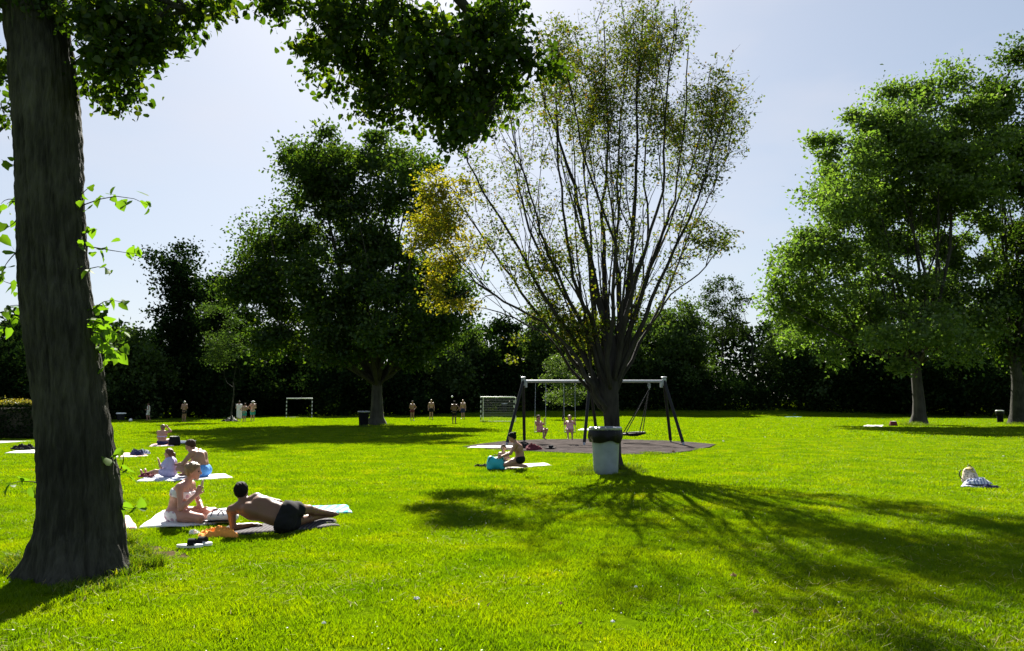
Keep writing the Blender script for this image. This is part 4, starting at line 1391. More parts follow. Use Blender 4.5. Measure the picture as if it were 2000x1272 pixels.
for i, (px, Y, top, wid, mt, lab) in enumerate(wood):
    airy = 'airy' in lab
    if airy:
        rg = np.random.default_rng(19); c = at(px, 700, 106)
        lob = px_lobes(106, [(1412, 558, 36, 22), (1388, 582, 28, 24), (1438, 584, 28, 24), (1412, 600, 46, 26), (1400, 640, 40, 40), (1430, 650, 36, 40)], rg, dy=1.0)
        crown_tree('woodland_tree', lab, (c[0], 106, float(ground_z(c[0], 106))), lob, 9.0, .2, 5200, .30, mt, M['bark_dark'], 119, clump=.75, shell=.3, group='trees of the wood behind the meadow', sides=5)
        continue
    slim = 'slim' in lab
    Y = Y - 9 if Y > 92 and px > 650 else Y
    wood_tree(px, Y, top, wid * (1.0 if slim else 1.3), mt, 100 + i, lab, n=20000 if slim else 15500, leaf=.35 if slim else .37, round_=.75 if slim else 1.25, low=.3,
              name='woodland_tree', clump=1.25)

# undergrowth and second row: nobody could count it
rng = np.random.default_rng(77)
front = np.array([[-420, 60], [-120, 66], (60, 69), [240, 70], [420, 80], [520, 92], [640, 95], [800, 92], [1000, 92], [1500, 92], [1750, 89], [1900, 92], [2050, 86], [2400, 80]], float)
pxs = rng.uniform(-420, 2400, 130000)
Yf = np.interp(pxs, front[:, 0], front[:, 1])
dep = rng.random(len(pxs)) ** 1.6
Yv = Yf + dep * 9
hz = 3.8 + 2.8 * dep + 1.6 * np.sin(pxs * .021) + 1.1 * np.sin(pxs * .053 + 1)
xv = (pxs - 1000) / FPX * Yv
zv = ground_z(xv, Yv) + rng.random(len(pxs)) ** .85 * hz
tag(mesh_obj('undergrowth', leaf_mesh('undergrowth', np.stack([xv, Yv, zv], 1), .36 * (.6 + .8 * rng.random(len(pxs))), rng, M['leaf_wood'], up=.5)),
    'dense dark undergrowth along the foot of the wood', 'undergrowth', kind='stuff')
pxs = rng.uniform(-420, 2400, 60000)
Yv = np.interp(pxs, front[:, 0], front[:, 1]) + 16 + rng.random(len(pxs)) * 8
xv = (pxs - 1000) / FPX * Yv
zv = ground_z(xv, Yv) + rng.random(len(pxs)) * (11.6 + .9 * np.sin(pxs * .017) + .7 * np.sin(pxs * .041) + .5 * np.sin(pxs * .11))
tag(mesh_obj('far_wood', leaf_mesh('far_wood', np.stack([xv, Yv, zv], 1), .75 * (.6 + .8 * rng.random(len(pxs))), rng, M['leaf_wood'], up=.5)),
    'darker mass of wood behind the front row of trees', 'wood', kind='stuff')

# pale bush behind the swings
rg = np.random.default_rng(9)
lob = px_lobes(72, [(1098, 715, 32, 22), (1085, 745, 28, 28), (1118, 748, 30, 28), (1100, 775, 40, 20), (1128, 778, 22, 16), (1100, 700, 16, 14)], rg, dy=.8)
c = at(1100, 790, 72)
crown_tree('light_bush', 'pale green rounded young tree lit by the sun behind the swings', (c[0], 72, 0), lob, 1.3, .09, 6500, .16, M['leaf_bush'], M['bark_dark'], 41, clump=.5, shell=.3, up=.5, sides=5)
# thin young tree with the group of people
c = gp(452, 824)
lob = px_lobes(c[1], [(425, 600, 26, 40), (440, 650, 30, 40), (430, 690, 30, 25), (465, 690, 26, 22)], rg, dy=.8)
crown_tree('young_tree', 'young tree on a thin stem next to the standing bathers', c, lob, 3.4, .07, 4200, .17, M['leaf_wood_light'], M['bark_dark'], 42, clump=.6, shell=.3, sides=5)

# clipped hedge at the left edge
rng = np.random.default_rng(13)
root = thing('clipped_hedge', 'clipped dark hedge with yellow new growth on top at the left edge', 'hedge', (-26.9, 33.6, 0))
mb = MB(); mb.box((0, 0, .72), (11.7, .50, 1.36), bev=.08); mb.build('branches', M['bark_dark'], root)  # solid dark box added as opaque core of the hedge, not modelled branches
n = 36000
P = np.stack([rng.uniform(-6.0, 6.0, n), rng.uniform(-.48, .48, n), rng.uniform(.02, 1.58, n)], 1)
sel = (np.abs(P[:, 1]) > .34) | (P[:, 2] > 1.4) | (np.abs(P[:, 0]) > 5.8)
P = P[sel]
mesh_obj('foliage', leaf_mesh('foliage', P, np.full(len(P), .12), rng, M['leaf_wood']), root)
n = 7000
P = np.stack([rng.uniform(-6.0, 6.0, n), rng.uniform(-.5, .5, n), 1.52 + np.abs(rng.normal(size=n)) * .10], 1)
tag(mesh_obj('new_growth', leaf_mesh('new_growth', P, np.full(n, .085), rng, M['leaf_hedge_top']), root), 'yellowish fresh shoots along the hedge top')

# ================================================================== PLAYGROUND
def at_z(px, py, z):
    return gp(px, py, z)


SW_Y = gp(1150, 868)[1]
lt = at(1022, 746, SW_Y); rt = at(1297, 744, SW_Y)
BEAM = float((lt[2] + rt[2]) / 2)
xl, xr = float(lt[0]), float(rt[0]); xm = float(at(1152, 746, SW_Y)[0])
swing = thing('swing_set', 'long dark swing set with a galvanised top beam on the brown safety surface', 'swing set', ((xl + xr) / 2, SW_Y, 0))
o0 = np.array([(xl + xr) / 2, SW_Y, 0])
for a_, b_ in ((xl, xm), (xm, xr)):
    mb = MB(); mb.tube([A(a_ + .02, SW_Y, BEAM) - o0, A(b_ - .02, SW_Y, BEAM) - o0], .055, 14); mb.build('beam', M['steel'], swing)
feet = {'l': [(989, 867), (1024, 863)], 'm': [(1139, 871), (1166, 862)], 'r': [(1332, 872), (1307, 868)]}
for key, xc in (('l', xl), ('m', xm), ('r', xr)):
    apex = A(xc, SW_Y, BEAM + .03) - o0
    for i, (px, py) in enumerate(feet[key]):
        g_ = gp(px, py); g_[1] = SW_Y + (-1.05 if i == 0 else 1.05)
        g_[0] = (px - 1000) / FPX * g_[1]
        f = g_ - o0
        d = unit(apex - f)
        mb = MB(); mb.tube([f + d * .0 + A(0, 0, .0), f + d * .16], .045, 10); mb.build('foot_sleeve', M['steel'], swing)
        mb = MB(); mb.tube([f + d * .14, apex + A(0, (-.05 if i == 0 else .05), -.02)], .062, 12); mb.build('leg', M['dark_steel'], swing)
    mb = MB()
    mb.box(apex + A(0, 0, -.05), (.15, .20, .30), bev=.02)
    mb.box(apex + A(0, 0, .125), (.19, .23, .05), bev=.015)
    if key != 'm': mb.box(apex + A((.11 if key == 'l' else -.11), 0, -.16), (.10, .14, .24), bev=.02)
    mb.build('bracket', M['steel'], swing)


def swing_seat(px_a, px_b, seat_px, label, sway=0.0):
    xa, xb = at(px_a, 748, SW_Y)[0], at(px_b, 748, SW_Y)[0]
    s = at(*seat_px, SW_Y + sway)
    root = thing('swing', label, 'swing', ((xa + xb) / 2, SW_Y, BEAM), group='board swings in the left bay')
    o = np.array([(xa + xb) / 2, SW_Y, BEAM])
    mb = MB(); mb.box(s - o, (.44, .17, .035), bev=.012); mb.build('seat', M['black_plastic'], root)
    for x, q in ((xa, -1), (xb, 1)):
        mb = MB()
        e = s - o + A(.21 * q, 0, .02); t = A(x, SW_Y, BEAM - .05) - o
        n = 26
        for i in range(n):
            p0, p1 = t + (e - t) * i / n, t + (e - t) * (i + .9) / n
            mb.tube([p0, p1], .011 if i % 2 else .008, 5)
        mb.build('chain', M['steel'], root)
    return s


S1 = swing_seat(1046, 1066, (1055, 844), 'left board swing with a child sitting on it', -.25)
S2 = swing_seat(1101, 1123, (1113, 844), 'second board swing with a child in a pink swimsuit on it', -.35)
# nest swing
c = at(1236, 847, SW_Y + .3); hook = at(1268, 750, SW_Y)
root = thing('basket_swing', 'round black basket swing hanging in the right bay of the swing frame', 'swing', (hook[0], hook[1], BEAM))
o = np.array([hook[0], hook[1], BEAM]); rr = .46
ring = [c - o + A(rr * math.cos(t), rr * math.sin(t), .03 * math.cos(t)) for t in np.linspace(0, 2 * math.pi, 33)]
mb = MB(); mb.tube(ring, .048, 8, cap=False); mb.build('ring', M['black_plastic'], root)
mb = MB()
for k in np.linspace(-.4, .4, 11):
    hw = math.sqrt(max(.01, .44 ** 2 - k * k))
    for ax in (0, 1):
        pl = []
        for s in np.linspace(-hw, hw, 7):
            z = -.10 * (1 - (s * s + k * k) / .2)
            pl.append(c - o + (A(s, k, z) if ax == 0 else A(k, s, z)))
        mb.tube(pl, .012, 4)
mb.build('net', M['black_plastic'], root)
for dx, dy in ((-.32, -.32), (.32, -.32), (-.32, .32), (.32, .32)):
    mb = MB(); mb.tube([c - o + A(dx, dy, .03), A(0, 0, -.30)], .020, 6); mb.build('rope', M['dark_steel'], root)
mb = MB(); mb.tube([A(0, 0, -.05), A(0, 0, -.32)], .02, 8); mb.tube([A(.05 * math.cos(t), 0, -.16 + .11 * math.sin(t)) for t in np.linspace(0, 6.28, 13)], .010, 6); mb.build('shackle', M['steel'], root)

# ------------------------------------------------------------------ litter bins
def litter_bin(name, label, loc, h, r, body, bagm, lid, bag_drop=.33, lid_h=.05, seed=0, liner=True):
    rng = np.random.default_rng(seed)
    root = thing(name, label, 'bin', loc)
    mb = MB()
    mb.lathe([(r * .80, 0), (r * .84, .02), (r * .86, h * .2), (r * .92, h * .55), (r * .97, h * .86), (r, h * .93), (r * .95, h * .935), (r * .80, h * .9)], seg=40)
    mb.build('bin_body', body, root)
    if liner:
        ph = rng.random(6) * 6.28
        def wob(a, j, z):
            t = max(0.0, (h - z) / (h * bag_drop))
            return .018 * t * math.sin(7 * a + ph[0] + 3 * t) + .007 * math.sin(13 * a + ph[1] + 5 * z) * t + .004 * math.sin(23 * a + ph[2] + z * 9)
        zb = h * (1 - bag_drop)
        prof = [(r * 1.00, zb + .05), (r * 1.08, zb + .01), (r * 1.15, zb + .05), (r * 1.20, zb + .12), (r * 1.20, h * .87), (r * 1.17, h * .95), (r * 1.12, h * .985), (r * .96, h * .99)]
        mb = MB(); mb.lathe(prof, seg=64, wob=wob, cap=False)
        for i in range(128):
            a = 2 * math.pi * (i % 64) / 64; x, y, z = mb.v[i]
            mb.v[i] = (x, y, z + .02 * math.sin(3 * a + ph[3]) + .014 * math.sin(5 * a + ph[4]) )
        mb.build('bin_bag', bagm, root)
    mb = MB()
    mb.lathe([(r * 1.12, h * .97), (r * 1.16, h * .985), (r * 1.16, h * .99 + lid_h * .6), (r * 1.08, h * .99 + lid_h), (r * .62, h * .99 + lid_h * 1.12), (r * .60, h * .99 + lid_h * .8), (r * .58, h * .95)], seg=44)
    mb.build('lid', lid, root)
    return root


bl = gp(1185, 929)
litter_bin('litter_bin', 'grey white litter bin with a black bag over its rim before the vase shaped tree', (bl[0] + .02, bl[1] + .30, 0), 1.02, .325, M['bin_body'], M['bag_film'], M['bin_lid'], .30, .05, 1)
b1 = gp(708.5, 834)
litter_bin('litter_bin', 'black litter bin with a pale lid beside the dark spreading tree', (b1[0], b1[1] + .25, 0), 1.0, .36, M['black_plastic'], M['bag_film'], M['bin_lid'], .3, .06, 2, liner=False)
b2 = gp(1958, 826)
litter_bin('litter_bin', 'dark litter bin with a white lid beside the right edge trunk', (b2[0], b2[1] + .25, 0), .95, .26, M['black_plastic'], M['bag_film'], M['white_paint'], .35, .06, 3)
b3 = at(985, 806, 92)
litter_bin('litter_bin', 'grey litter bin with a white lid seen through the near goal in the shade', (b3[0], 92, float(ground_z(b3[0], 92))), 1.0, .34, M['dark_steel'], M['bag_film'], M['white_paint'], .3, .07, 4, liner=False)
b4 = at(236, 820, 68)
litter_bin('litter_bin', 'dark litter bin with a white lid in the shade right of the leaning trunk', (b4[0], 68, 0), .62, .36, M['dark_steel'], M['bag_film'], M['white_paint'], .3, .09, 5, liner=False)


# ------------------------------------------------------------------ goals
def goal(label, pa, pb, h, depth, dxb, net=False):
    a, b_ = gp(*pa), gp(*pb)
    m = (a + b_) / 2
    root = thing('goal', label, 'goal', m)
    q = unit(b_ - a); n = np.array([-q[1], q[0], 0]) * (1 if depth > 0 else -1) * abs(depth)
    for p in (a, b_):
        mb = MB(); mb.box((0, 0, h / 2 - .02), (.085, .085, h + .04), rz=math.atan2(q[1], q[0]), bev=.01)
        mb.build('post', M['post'], root, loc=p - m)
    mb = MB(); L = np.linalg.norm(b_ - a)
    mb.box((0, 0, h + .03), (L + .09, .085, .085), rz=math.atan2(q[1], q[0]), bev=.01); mb.build('crossbar', M['white_paint'], root)
    for p in (a, b_):
        pb_ = p + n + q * dxb
        mb = MB(); mb.tube([pb_ - m, pb_ - m + A(0, 0, h), p - m + A(0, 0, h + .02)], .026, 8); mb.build('back_stay', M['white_paint'], root)
        mb = MB(); mb.tube([p - m + A(0, 0, .04), pb_ - m + A(0, 0, .04)], .024, 8); mb.build('ground_bar', M['dark_steel'], root)
    mb = MB(); mb.tube([a + n + q * dxb - m + A(0, 0, .05), b_ + n + q * dxb - m + A(0, 0, .05)], .024, 8)
    mb.build('ground_bar', M['dark_steel'], root)
    mb = MB(); mb.tube([a + n + q * dxb - m + A(0, 0, h), b_ + n + q * dxb - m + A(0, 0, h)], .024, 8); mb.build('back_bar', M['white_paint'], root)
    if net:
        mb = MB()
        A0, B0 = a + n + q * dxb - m, b_ + n + q * dxb - m
        for t in np.linspace(0, 1, 22): mb.tube([A0 + (B0 - A0) * t + A(0, 0, .06), A0 + (B0 - A0) * t + A(0, 0, h)], .005, 3, cap=False)
        for z in np.linspace(.1, h, 15): mb.tube([A0 + A(0, 0, z), B0 + A(0, 0, z)], .005, 3, cap=False)
        tag(mb.build('net', M['net'], root), kind='stuff')
    return root


goal('far white goal with black striped posts in front of the dark wood at left', (559, 816.5), (609, 816.5), 2.05, 1.2, -.35)
goal('near white goal with black striped posts left of the swing frame', (939, 825), (1004, 825), 2.05, 1.0, .15, net=True)

# ================================================================== THINGS ON THE GRASS
towel('towel', 'large white towel under the woman with the ice lolly', [(268, 1035), (420, 1029), (452, 998), (318, 1000)], M['white_towel'], 1, .022)
towel('towel', 'dark grey towel under the reclining man', [(418, 1052), (664, 1032), (655, 1017), (440, 1034)], M['grey_towel'], 2, .02)
towel('towel', 'light blue patterned towel beyond the reclining man', [(598, 1009), (688, 1005), (680, 990), (575, 995)], M['blue_towel'], 3, .015)
towel('towel', 'pink and white towel right behind the leaning trunk', [(205, 1036), (268, 1036), (252, 1011), (205, 1011)], M['pink_towel'], 4, .02)
towel('towel', 'pale patterned blanket under the girl and the man in blue shorts', [(262, 944), (392, 940), (384, 929), (290, 930)], M['stripe_blue'], 5, .02)
towel('towel', 'bright white towel spread right of the man in blue shorts', [(378, 941), (458, 936), (440, 929), (380, 930)], M['white_towel'], 6, .015)
towel('towel', 'pale towel under the woman sitting with her back turned', [(290, 874), (340, 873), (338, 868), (296, 869)], M['pink_towel'], 7, .015)
towel('towel', 'white towel lying right of the black bag', [(338, 868), (378, 865), (383, 862), (346, 863)], M['white_towel'], 8, .015)
towel('towel', 'pinkish towel with dark clothes right of the leaning trunk', [(215, 896), (290, 893), (286, 887), (222, 888)], M['pink_towel'], 9, .02)
towel('towel', 'white towel with dark clothes at the left edge of the lawn', [(8, 887), (95, 887), (90, 881), (30, 882)], M['white_towel'], 10, .02)
towel('towel', 'cream towel under the kneeling mother', [(985, 919), (1078, 911), (1066, 907), (990, 910)], M['cream_towel'], 11, .018)
towel('towel', 'white towel at the left corner of the safety surface', [(908, 876.5), (1006, 876), (1004, 873), (930, 872.5)], M['white_towel'], 12, .018)
towel('towel', 'white towel far out in front of the right tree', [(1684, 834), (1722, 834.5), (1728, 831.5), (1692, 831)], M['cream_towel'], 13, .03)
towel('towel', 'teal patterned towel at the edge of the wood shade', [(1530, 815.5), (1566, 815.5), (1568, 813), (1536, 813)], M['teal_dot'], 14, .03)
towel('towel', 'striped cloth under the beige rucksack', [(1876, 953), (1938, 955), (1930, 946), (1884, 945)], M['stripe_blue'], 15, .03)
towel('towel', 'white cloth lying on the ground beyond the middle swing legs', [(1128, 841), (1160, 842), (1160, 838.5), (1136, 838)], M['white_towel'], 16, .02)

P_ = lambda px, py, z=.05: tuple(gp(px, py)[:2]) + (z,)
heap('towel', 'crumpled orange cloth by the elbow of the reclining man', P_(431, 1050, .0), (.42, .30, .12), M['orange'], 21, 'cloth')
heap('wrapper', 'crumpled white paper on the grass in front of the white towel', P_(378, 1046, 0), (.13, .09, .06), M['paper'], 22, 'paper')
heap('clothes', 'dark bundle of clothes on the white towel at the left edge', P_(45, 882), (.75, .45, .20), M['black_cloth'], 23, 'clothes')
heap('clothes', 'dark bundle of clothes on the pinkish towel', P_(267, 892), (.42, .35, .17), M['navy'], 24, 'clothes')
heap('clothes', 'pale blue crumpled clothes next to the dark bundle on the pinkish towel', P_(282, 891), (.32, .3, .14), M['stripe_blue'], 25, 'clothes')
heap('clothes', 'dark red clothes by the feet of the sitting girl', P_(286, 938), (.34, .26, .10), M['maroon'], 26, 'clothes')
heap('clothes', 'black clothes in a heap on the safety surface behind the kneeling mother', P_(1022, 877, .03), (.75, .5, .22), M['black_cloth'], 27, 'clothes')
heap('clothes', 'maroon and black clothes at the front edge of the safety surface', P_(1040, 881, .03), (.55, .4, .20), M['maroon'], 28, 'clothes')
heap('clothes', 'grey striped shirt heaped in front of the beige rucksack', P_(1908, 952), (.52, .28, .12), M['stripe_blue'], 29, 'clothes')
heap('clothes', 'dark scarf trailing right of the beige rucksack', P_(1932, 955, 0), (.30, .16, .07), M['navy'], 30, 'clothes')
heap('clothes', 'dark clothes lying flat left of the teal bag', P_(942, 913, 0), (.40, .22, .07), M['black_cloth'], 31, 'clothes')
heap('clothes', 'dark clothes on the grass below the thin young tree', P_(446, 824, 0), (1.3, .7, .22), M['black_cloth'], 32, 'clothes')
heap('clothes', 'pale clothes on the grass beside the young stem', P_(452, 823, 0), (.6, .5, .5), M['cream_towel'], 33, 'clothes')
heap('clothes', 'small teal bundle on the patterned towel at the edge of the shade', P_(1551, 813.5), (.7, .4, .25), M['teal_dot'], 34, 'clothes')
heap('clothes', 'white bundle of clothes at the shaded foot of the wood', tuple(at(1437, 763, 104)[:2]) + (float(ground_z(30, 104)) + .9,), (1.6, .5, .5), M['white_towel'], 35, 'clothes') if False else None


def slippers(label, loc, mat_s, mat_t, rz=0.0, s=1.0):
    root = thing('slippers', label, 'slippers', loc, rz)
    for i, (x, y, r) in enumerate(((-.025, -.035, .12), (.03, .085, -.15))):
        sh = MB()
        n = 18
        out = []
        for k in range(n):
            t = 2 * math.pi * k / n
            out.append((.13 * math.cos(t) * s, (.045 + .010 * math.cos(t)) * math.sin(t) * s))
        ca, sa = math.cos(r), math.sin(r)
        tr = lambda p: (x * s + p[0] * ca - p[1] * sa, y * s + p[0] * sa + p[1] * ca)
        V = [(*tr(p), z) for z in (.015, .045) for p in out]
        sh.add(V, [tuple(range(n - 1, -1, -1)), tuple(range(n, 2 * n))] + [(k, (k + 1) % n, n + (k + 1) % n, n + k) for k in range(n)])
        so = sh.build('sole', mat_s, root)
        sb = MB()
        V = []
        for u in (-.012, .055):
            for k in range(9):
                t = math.pi * k / 8
                q = tr((u * s, .055 * math.cos(t) * s)); V.append((*q, .04 + .058 * math.sin(t) * s))
        V2 = [(a, b, c_ + .006) for a, b, c_ in V]
        sb.add(V + V2, [(k, k + 1, 9 + k + 1, 9 + k) for k in range(8)] + [(18 + k, 27 + k, 27 + k + 1, 18 + k + 1) for k in range(8)])
        sb.build('strap', mat_t, so)
    return root


slippers('white slippers with black straps on the grass in front of the white towel', P_(378, 1074, .02), M['white_paint'], M['black_cloth'], -.03, 1.08)
slippers('dark slippers on the front edge of the safety surface', P_(1075, 879, .035), M['black_plastic'], M['black_cloth'], .1, 1.4)

# white beach bag with dark loops beside the woman
c = gp(432, 1027)
root = thing('beach_bag', 'flat white beach bag with dark handle loops between the woman and the man', 'bag', (c[0], c[1], .05))
pr = [rc((-.12, 0, .05), .055, (.14, .02, .05), .05, k=.06), rc((-.10, .10, .05), .06, (.12, .12, .06), .05, k=.06), el((0, .04, .06), (.2, .14, .075), k=.05)]
mesh_obj('bag_body', sdf_mesh('bag_body', pr, .012, M['white_towel']), root)
for k, (x, y, s) in enumerate(((-.03, -.05, .085), (.05, -.06, .075))):
    mb = MB(); mb.tube([(x + s * math.cos(t), y - .02, .06 + s * 1.35 * math.sin(t)) for t in np.linspace(-.3, math.pi + .3, 14)], .007, 5); mb.build('handle', M['navy'], root)
mb = MB(); mb.tube([(-.2, -.09, .012), (-.02, -.13, .03), (.17, -.1, .03)], .012, 5); mb.build('piping', M['black_cloth'], root)

c = gp(968, 919)
bag('cool_bag', 'teal cool bag with a dark strap in front of the sitting toddler', (c[0], c[1] + .12, 0), (.44, .30, .33), M['teal_bag'], .12, True, None)
c = gp(338, 872)
bag('bag', 'black bag with a pale top beside the woman with her back turned', (c[0], c[1] + .1, 0), (.40, .28, .38), M['black_cloth'], .1, False, M['cream_towel'])
c = gp(1745, 833)
bag('bag', 'small brown bag on the grass left of the grey right trunk', (c[0], c[1], 0), (.48, .36, .36), M['maroon'], .0, False, M['cream_towel'])
# beige rucksack
c = gp(1902, 950)
root = thing('rucksack', 'patterned beige rucksack standing on the lawn at right with a straw cap on top', 'rucksack', (c[0], c[1] + .1, .03)); root.scale = (.8, .8, .78)
pr = [rc((-.09, 0, .10), .11, (-.06, .02, .30), .085, k=.06), rc((.09, 0, .10), .11, (.06, .02, .30), .085, k=.06), el((0, -.05, .17), (.15, .11, .17), k=.04), el((0, -.13, .12), (.10, .05, .10), k=.03),
      rc((-.04, 0, .36), .05, (.05, 0, .37), .05, k=.05)]
mesh_obj('bag_body', sdf_mesh('bag_body', pr, .012, M['beige_bag'], clip=[((0, 0, .01), (0, 0, -1))]), root)
mb = MB(); mb.box((0, -.165, .12), (.17, .03, .13), bev=.02); mb.build('front_pocket', M['beige_bag'], root)
mb = MB(); mb.tube([(-.16 - .10 * math.sin(t), 0, .09 + .12 * t / 1.2) for t in np.linspace(0, 2.6, 10)], .012, 6); mb.build('strap', M['dark_steel'], root)
mb = MB(); mb.tube([(.05 * math.cos(t), 0, .40 + .07 * math.sin(t)) for t in np.linspace(0, math.pi, 8)], .010, 6); mb.build('handle', M['dark_steel'], root)
hp = sdf_mesh('straw_cap', [el((0.01, -.03, .395), (.07, .06, .035)), el((-.03, -.06, .385), (.085, .07, .015)), el((.04, -.10, .30), (.05, .03, .04))], .010, M['yellow'])
cap_o = mesh_obj('straw_cap', hp, loc=(c[0] - .02, c[1] + .1, .03)); cap_o.scale = (.8, .8, .78)
tag(cap_o, 'crumpled yellow straw cap lying on top of the beige rucksack', 'cap')

# footballs
def ball(label, loc, r):
    mb = MB(); n = 12
    mb.lathe([(max(.001, r * math.sin(math.pi * i / n)), -r * math.cos(math.pi * i / n)) for i in range(n + 1)], seg=20)
    o = mb.build('ball', M['white_paint'], loc=loc); return tag(o, label, 'ball')


b = gp(255, 824); ball('white ball lying in the shade right of the leaning trunk', (b[0], b[1], .14), .14)
b = at(883, 775, 56); ball('small pale ball in the air above the players by the near goal', tuple(b), .075)

# litter and fallen leaves
rng = np.random.default_rng(55)
lit = [(813, 1180, .07, 'paper', 'white scrap of paper on the grass in front, left of the shadow'), (1242, 1156, .05, 'paper', 'small white scrap at the near edge of the branch shadow'),
       (1197, 1226, .05, 'paper', 'folded white scrap at the bottom middle of the lawn'), (632, 1229, .05, 'paper', 'small white scrap in the grass near the bottom edge'),
       (1476, 1207, .09, 'dry_leaf', 'pale brown fallen leaf in the grass near the bottom edge'), (1433, 1134, .09, 'dry_leaf', 'dark brown fallen leaf inside the branch shadow'),
       (1133, 1230, .05, 'dry_leaf', 'small yellow leaf left of the folded white scrap'), (1413, 864, .16, 'paper', 'white scrap right of the safety surface'), (1494, 856, .12, 'paper', 'small white scrap far out in the middle of the lawn'),
       (1960, 894, .10, 'paper', 'white scrap near the right edge above the rucksack'), (1315, 885, .18, 'dry_leaf', 'dry leaf at the front edge of the safety surface'), (1095, 1190, .06, 'dry_leaf', 'brown fallen leaf left of the branch shadow tips')]
for (px, py, s, mt, lab) in lit:
    heap('fallen_leaf' if mt == 'dry_leaf' else 'paper_scrap', lab, P_(px, py, .02), (s * .55, s * .42, s * .3), M[mt], int(px), 'leaf' if mt == 'dry_leaf' else 'litter')

# ================================================================== PEOPLE
SK = M
# woman with ice lolly
loc = gp(370, 1024)
J = dict(hl=A(-.17, .09, .135), hr=A(-.17, -.09, .135), kl=A(.22, .24, .13), kr=A(.22, -.20, .11), al=A(.12, -.10, .07), ar=A(.02, .12, .07), tl=A(.24, -.20, .065), tr=A(.14, .20, .065),
         sl=A(-.07, .165, .505), sr=A(-.08, -.165, .50), nb=A(-.06, 0, .55), hc=A(.025, 0, .695), hf=A(1, .12, -.14),
         el=A(.02, .215, .275), wl=A(.14, .06, .185), dl=A(.7, -.4, -.3), er=A(-.03, -.225, .235), wr=A(.145, -.15, .405), dr=A(.35, .12, .9), nr=A(-.2, .9, .1), cr=1.0, slump=.03, back=A(-1, 0, .2))
pel = (J['hl'] + J['hr']) / 2; sp = unit(J['nb'] - pel)
root, fr = person('sunburnt blond woman in a white bikini sitting on the white towel with an ice lolly', loc, J, M['skin_pink'], M['hair_blond'], .97, True, 1.0, .0075,
       wear=[('bikini_top', M['white_bikini'], dict(tags=('torso',), off=.007, clip=[(pel + sp * .325, sp), (pel + sp * .235, -sp)])),
             ('bikini_bottom', M['white_bikini'], dict(tags=('pelvis', 'thigh'), off=.007, within=[el(pel + A(-.01, 0, -.02), (.16, .24, .105), k=.02)]))],
       eyes=True, bun=(.05, -.085, .048, .0))
hd = fr
w = A(*J['wr']) + A(.06, -.05, .12)
o = thing('ice_lolly', 'small ice lolly on a stick in the raised hand of the blond woman', 'ice lolly', tuple(loc + A(.19, -.125, .475)))
mb = MB(); mb.tube([(-.01, 0, -.05), (.005, 0, .05)], .005, 6); mb.build('stick', M['cream_towel'], o)
mb = MB(); mb.tube([(.003, 0, .03), (.012, 0, .10), (.014, 0, .115)], [.017, .016, .008], 10); mb.build('ice', M['ice'], o)

# reclining man
loc = gp(500, 1044)
J = dict(hl=A(.325, .03, .095), hr=A(.35, .09, .245), kl=A(.46, .42, .08), kr=A(.53, .42, .21), al=A(.61, .80, .075), ar=A(.66, .76, .12), tl=A(.75, .92, .07), tr=A(.80, .84, .09),
         sl=A(-.315, .01, .258), sr=A(-.045, .12, .395), nb=A(-.20, .05, .345), hc=A(-.225, .09, .478), hf=A(.15, 1, -.02),
         el=A(-.295, .03, .045), wl=A(-.14, .24, .05), dl=A(.9, .5, 0), nl=A(0, 0, -1), er=A(.20, .22, .32), wr=A(.31, .36, .20), dr=A(.6, .2, -.6), slump=-.005, back=A(-.2, -1, .1))
pm = (J['hl'] + J['hr']) / 2; ps = unit(J['nb'] - pm)
person('dark haired man in black shorts reclining on his elbow on the dark grey towel', loc + A(0, 0, .03), J, M['skin_tan'], M['hair_black'], .98, False, 1.06, .0075,
       wear=[('shorts', M['black_cloth'], dict(prims=shorts(J, .96, .52, .108, .10, .07), tags=('pelvis',), off=.010, clip=[(pm + ps * .075, ps)], rough=.004, rfreq=45))], hair_th=.012)

# father with blue shorts
loc = gp(388, 935)
J = dict(hl=A(.05, -.10, .13), hr=A(.05, .10, .13), kl=A(-.33, -.24, .20), kr=A(-.30, .24, .24), al=A(-.16, .04, .07), ar=A(-.24, -.08, .07), tl=A(-.30, .12, .06), tr=A(-.38, -.14, .06),
         sl=A(-.08, -.19, .52), sr=A(-.08, .19, .52), nb=A(-.09, 0, .565), hc=A(-.21, 0, .665), hf=A(-1, -.05, -.5),
         el=A(-.26, -.23, .29), wl=A(-.46, -.12, .27), er=A(-.28, .22, .28), wr=A(-.44, .12, .22), slump=.05, back=A(1, 0, .2))
person('broad man in blue swimming shorts sitting behind the girl and leaning towards her', loc + A(0, 0, .03), J, M['skin_mid'], M['hair_brown'], 1.03, False, 1.12, .011,
       wear=[('shorts', M['blue_shorts'], dict(prims=shorts(J, 1.12, .5, .125, .112, .08), off=.008))], eyes=True)
